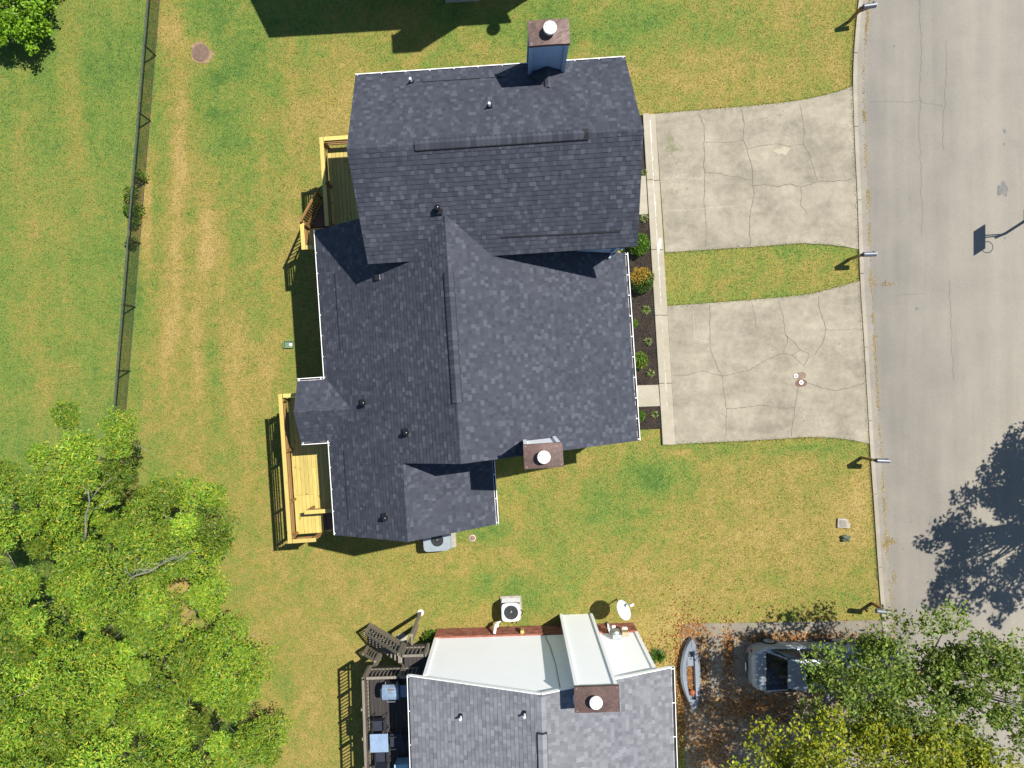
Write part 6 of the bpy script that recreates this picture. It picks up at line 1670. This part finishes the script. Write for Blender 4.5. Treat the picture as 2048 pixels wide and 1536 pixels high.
# ================================================================== PARKED CAR
def car():
    x0 = 9.42; cy = -11.28; z0 = .03; t = thing('parked_car', 'silver sedan parked on the neighbour driveway under the dark green tree', 'car', (x0 + 2.3, cy, z0))
    # stations along the length from the rear bumper (0) to the nose (4.65): x, half width, belt height, deck height
    st = [(0.00, .40, .62, .64), (.04, .60, .66, .76), (.12, .74, .72, .96), (.26, .83, .77, 1.02), (.42, .875, .80, 1.04), (.64, .905, .84, 1.05), (1.1, .915, .88, .98), (1.7, .915, .89, .95), (2.4, .915, .88, .95), (3.0, .91, .86, .95), (3.35, .905, .82, .97), (3.8, .885, .77, .90), (4.25, .83, .70, .80), (4.5, .74, .62, .70), (4.63, .58, .54, .58)]
    m = MB(); v = []; f = []; K = 0
    for (x, w, belt, deck) in st:
        ring = [(w * .90, .20), (w * .985, .32), (w, .52), (w * .985, belt), (w * .90, (belt + deck) / 2 + .05), (w * .74, deck + .005), (w * .4, deck + .02), (0, deck + .028)]
        pts = [(x0 + x, cy + a, z0 + b) for a, b in ring] + [(x0 + x, cy - a, z0 + b) for a, b in ring[-2::-1]]
        K = len(pts); v += pts
    n = len(st)
    for i in range(n - 1):
        for k in range(K - 1): f.append((i * K + k, (i + 1) * K + k, (i + 1) * K + k + 1, i * K + k + 1))
        f.append((i * K + K - 1, (i + 1) * K + K - 1, (i + 1) * K, i * K))
    f += [tuple(range(K)), tuple((n - 1) * K + k for k in range(K))[::-1]]
    m.add(v, f); body = m.build('body', M['car_paint'], t, smooth=True)
    # roof shell and glass
    def quad(pts, nm, mat, par=t, th=.012):
        p = [Vector(q) for q in pts]; nn_ = (p[1] - p[0]).cross(p[2] - p[0]).normalized() * th
        return MB().hexa([q - nn_ for q in p] + p).build(nm, mat, par)
    P_ = lambda x, y, z: (x0 + x, cy + y, z0 + z)
    rm = MB(); rows = [(1.28, .56, 1.36), (1.5, .585, 1.42), (1.9, .60, 1.455), (2.4, .595, 1.45), (2.72, .575, 1.41)]
    v = []; f = []
    for (x, w, z) in rows: v += [P_(x, w, z - .05), P_(x, w * .86, z - .005), P_(x, w * .4, z + .018), P_(x, 0, z + .022), P_(x, -w * .4, z + .018), P_(x, -w * .86, z - .005), P_(x, -w, z - .05)]
    for i in range(len(rows) - 1):
        for k in range(6): f.append((i * 7 + k, (i + 1) * 7 + k, (i + 1) * 7 + k + 1, i * 7 + k + 1))
    rm.add(v, f); rf = rm.build('roof', M['car_paint'], t, smooth=True)
    quad([P_(1.95, .30, 1.478), P_(1.95, -.30, 1.478), P_(2.4, -.30, 1.474), P_(2.4, .30, 1.474)], 'sunroof', M['glass_dark'], rf, .006)
    quad([P_(.56, -.74, 1.06), P_(1.27, -.57, 1.365), P_(1.27, .57, 1.365), P_(.56, .74, 1.06)][::-1], 'rear_window', M['glass_dark'])
    quad([P_(3.36, .70, .99), P_(2.73, .56, 1.40), P_(2.73, -.56, 1.40), P_(3.36, -.70, .99)][::-1], 'windscreen', M['glass_dark'])
    for sg in (1, -1):
        for (a, b, c_, d, nm) in ((.78, 1.36, 1.86, 1.80, 'side_window'), (1.93, 1.95, 2.66, 3.16, 'side_window')):
            q = [P_(a, sg * .84, .97), P_(b, sg * .60, 1.33), P_(c_, sg * .60, 1.37 if c_ < 2 else 1.34), P_(d, sg * .84, .97)]
            quad(q if sg < 0 else q[::-1], nm, M['glass_dark'])
        MB().beam(P_(.52, sg * .80, 1.01), P_(1.28, sg * .57, 1.345), .09, .04).build('pillar', M['car_paint'], t); MB().beam(P_(1.87, sg * .80, .97), P_(1.90, sg * .605, 1.36), .06, .04).build('pillar', M['car_paint'], t)
        MB().beam(P_(3.34, sg * .79, .96), P_(2.72, sg * .57, 1.37), .07, .04).build('pillar', M['car_paint'], t)
        MB().box(P_(3.0, sg * 1.0, .98), (.12, .18, .12)).build('mirror', M['car_paint'], t, bevel=.03)
        MB().box(P_(1.55, sg * .925, .78), (.16, .025, .03)).build('door_handle', M['steel'], t); MB().box(P_(2.5, sg * .925, .78), (.16, .025, .03)).build('door_handle', M['steel'], t)
        MB().box(P_(.10, sg * .64, .70), (.06, .18, .13)).build('tail_light', M['red_lens'], t, bevel=.02); MB().box(P_(4.42, sg * .60, .64), (.16, .26, .12)).build('headlight', M['ac_white'], t, bevel=.02)
        for x in (.92, 3.72):
            w = MB().tube([P_(x, sg * .70, .32), P_(x, sg * .93, .32)], .325, 24).build('wheel', M['rubber'], t, bevel=.02)
            MB().tube([P_(x, sg * .90, .32), P_(x, sg * .938, .32)], [.20, .215], 20).build('rim', M['steel'], w)
            for k in range(5):
                a = k * 1.2566; MB().beam(P_(x, sg * .945, .32), (x0 + x + .19 * math.cos(a), cy + sg * .945, z0 + .32 + .19 * math.sin(a)), .05, .02, up=(0, 1, 0)).build('spoke', M['galv'], w)
    MB().beam(P_(.0, -.52, .50), P_(.0, .52, .50), .14, .14).build('rear_bumper', M['car_trim'], t, bevel=.03)
    MB().box(P_(-.095, 0, .6), (.01, .32, .12)).build('number_plate', M['ac_white'], t)
    for y in (-.43, .43): MB().beam(P_(-.05, y, .44), P_(.05, y, .44), .08, .05).build('exhaust', M['steel'], t)
car()

# ================================================================== base colours: the photograph is exposed bright, so everything but white paint sits a little lower
WHITES = ('white_siding', 'white_metal', 'white_cap')
for m_ in bpy.data.materials:
    if not m_.use_nodes or m_.name in WHITES: continue
    nt_ = m_.node_tree
    for n_ in list(nt_.nodes):
        for key in ('Base Color', 'Color'):
            if n_.type in ('BSDF_PRINCIPLED', 'BSDF_TRANSLUCENT') and key in n_.inputs and n_.inputs[key].is_linked:
                src = n_.inputs[key].links[0].from_socket
                nt_.links.new(mixc(nt_, 1.0, src, (0.885, 0.885, 0.885), 'MULTIPLY'), n_.inputs[key])
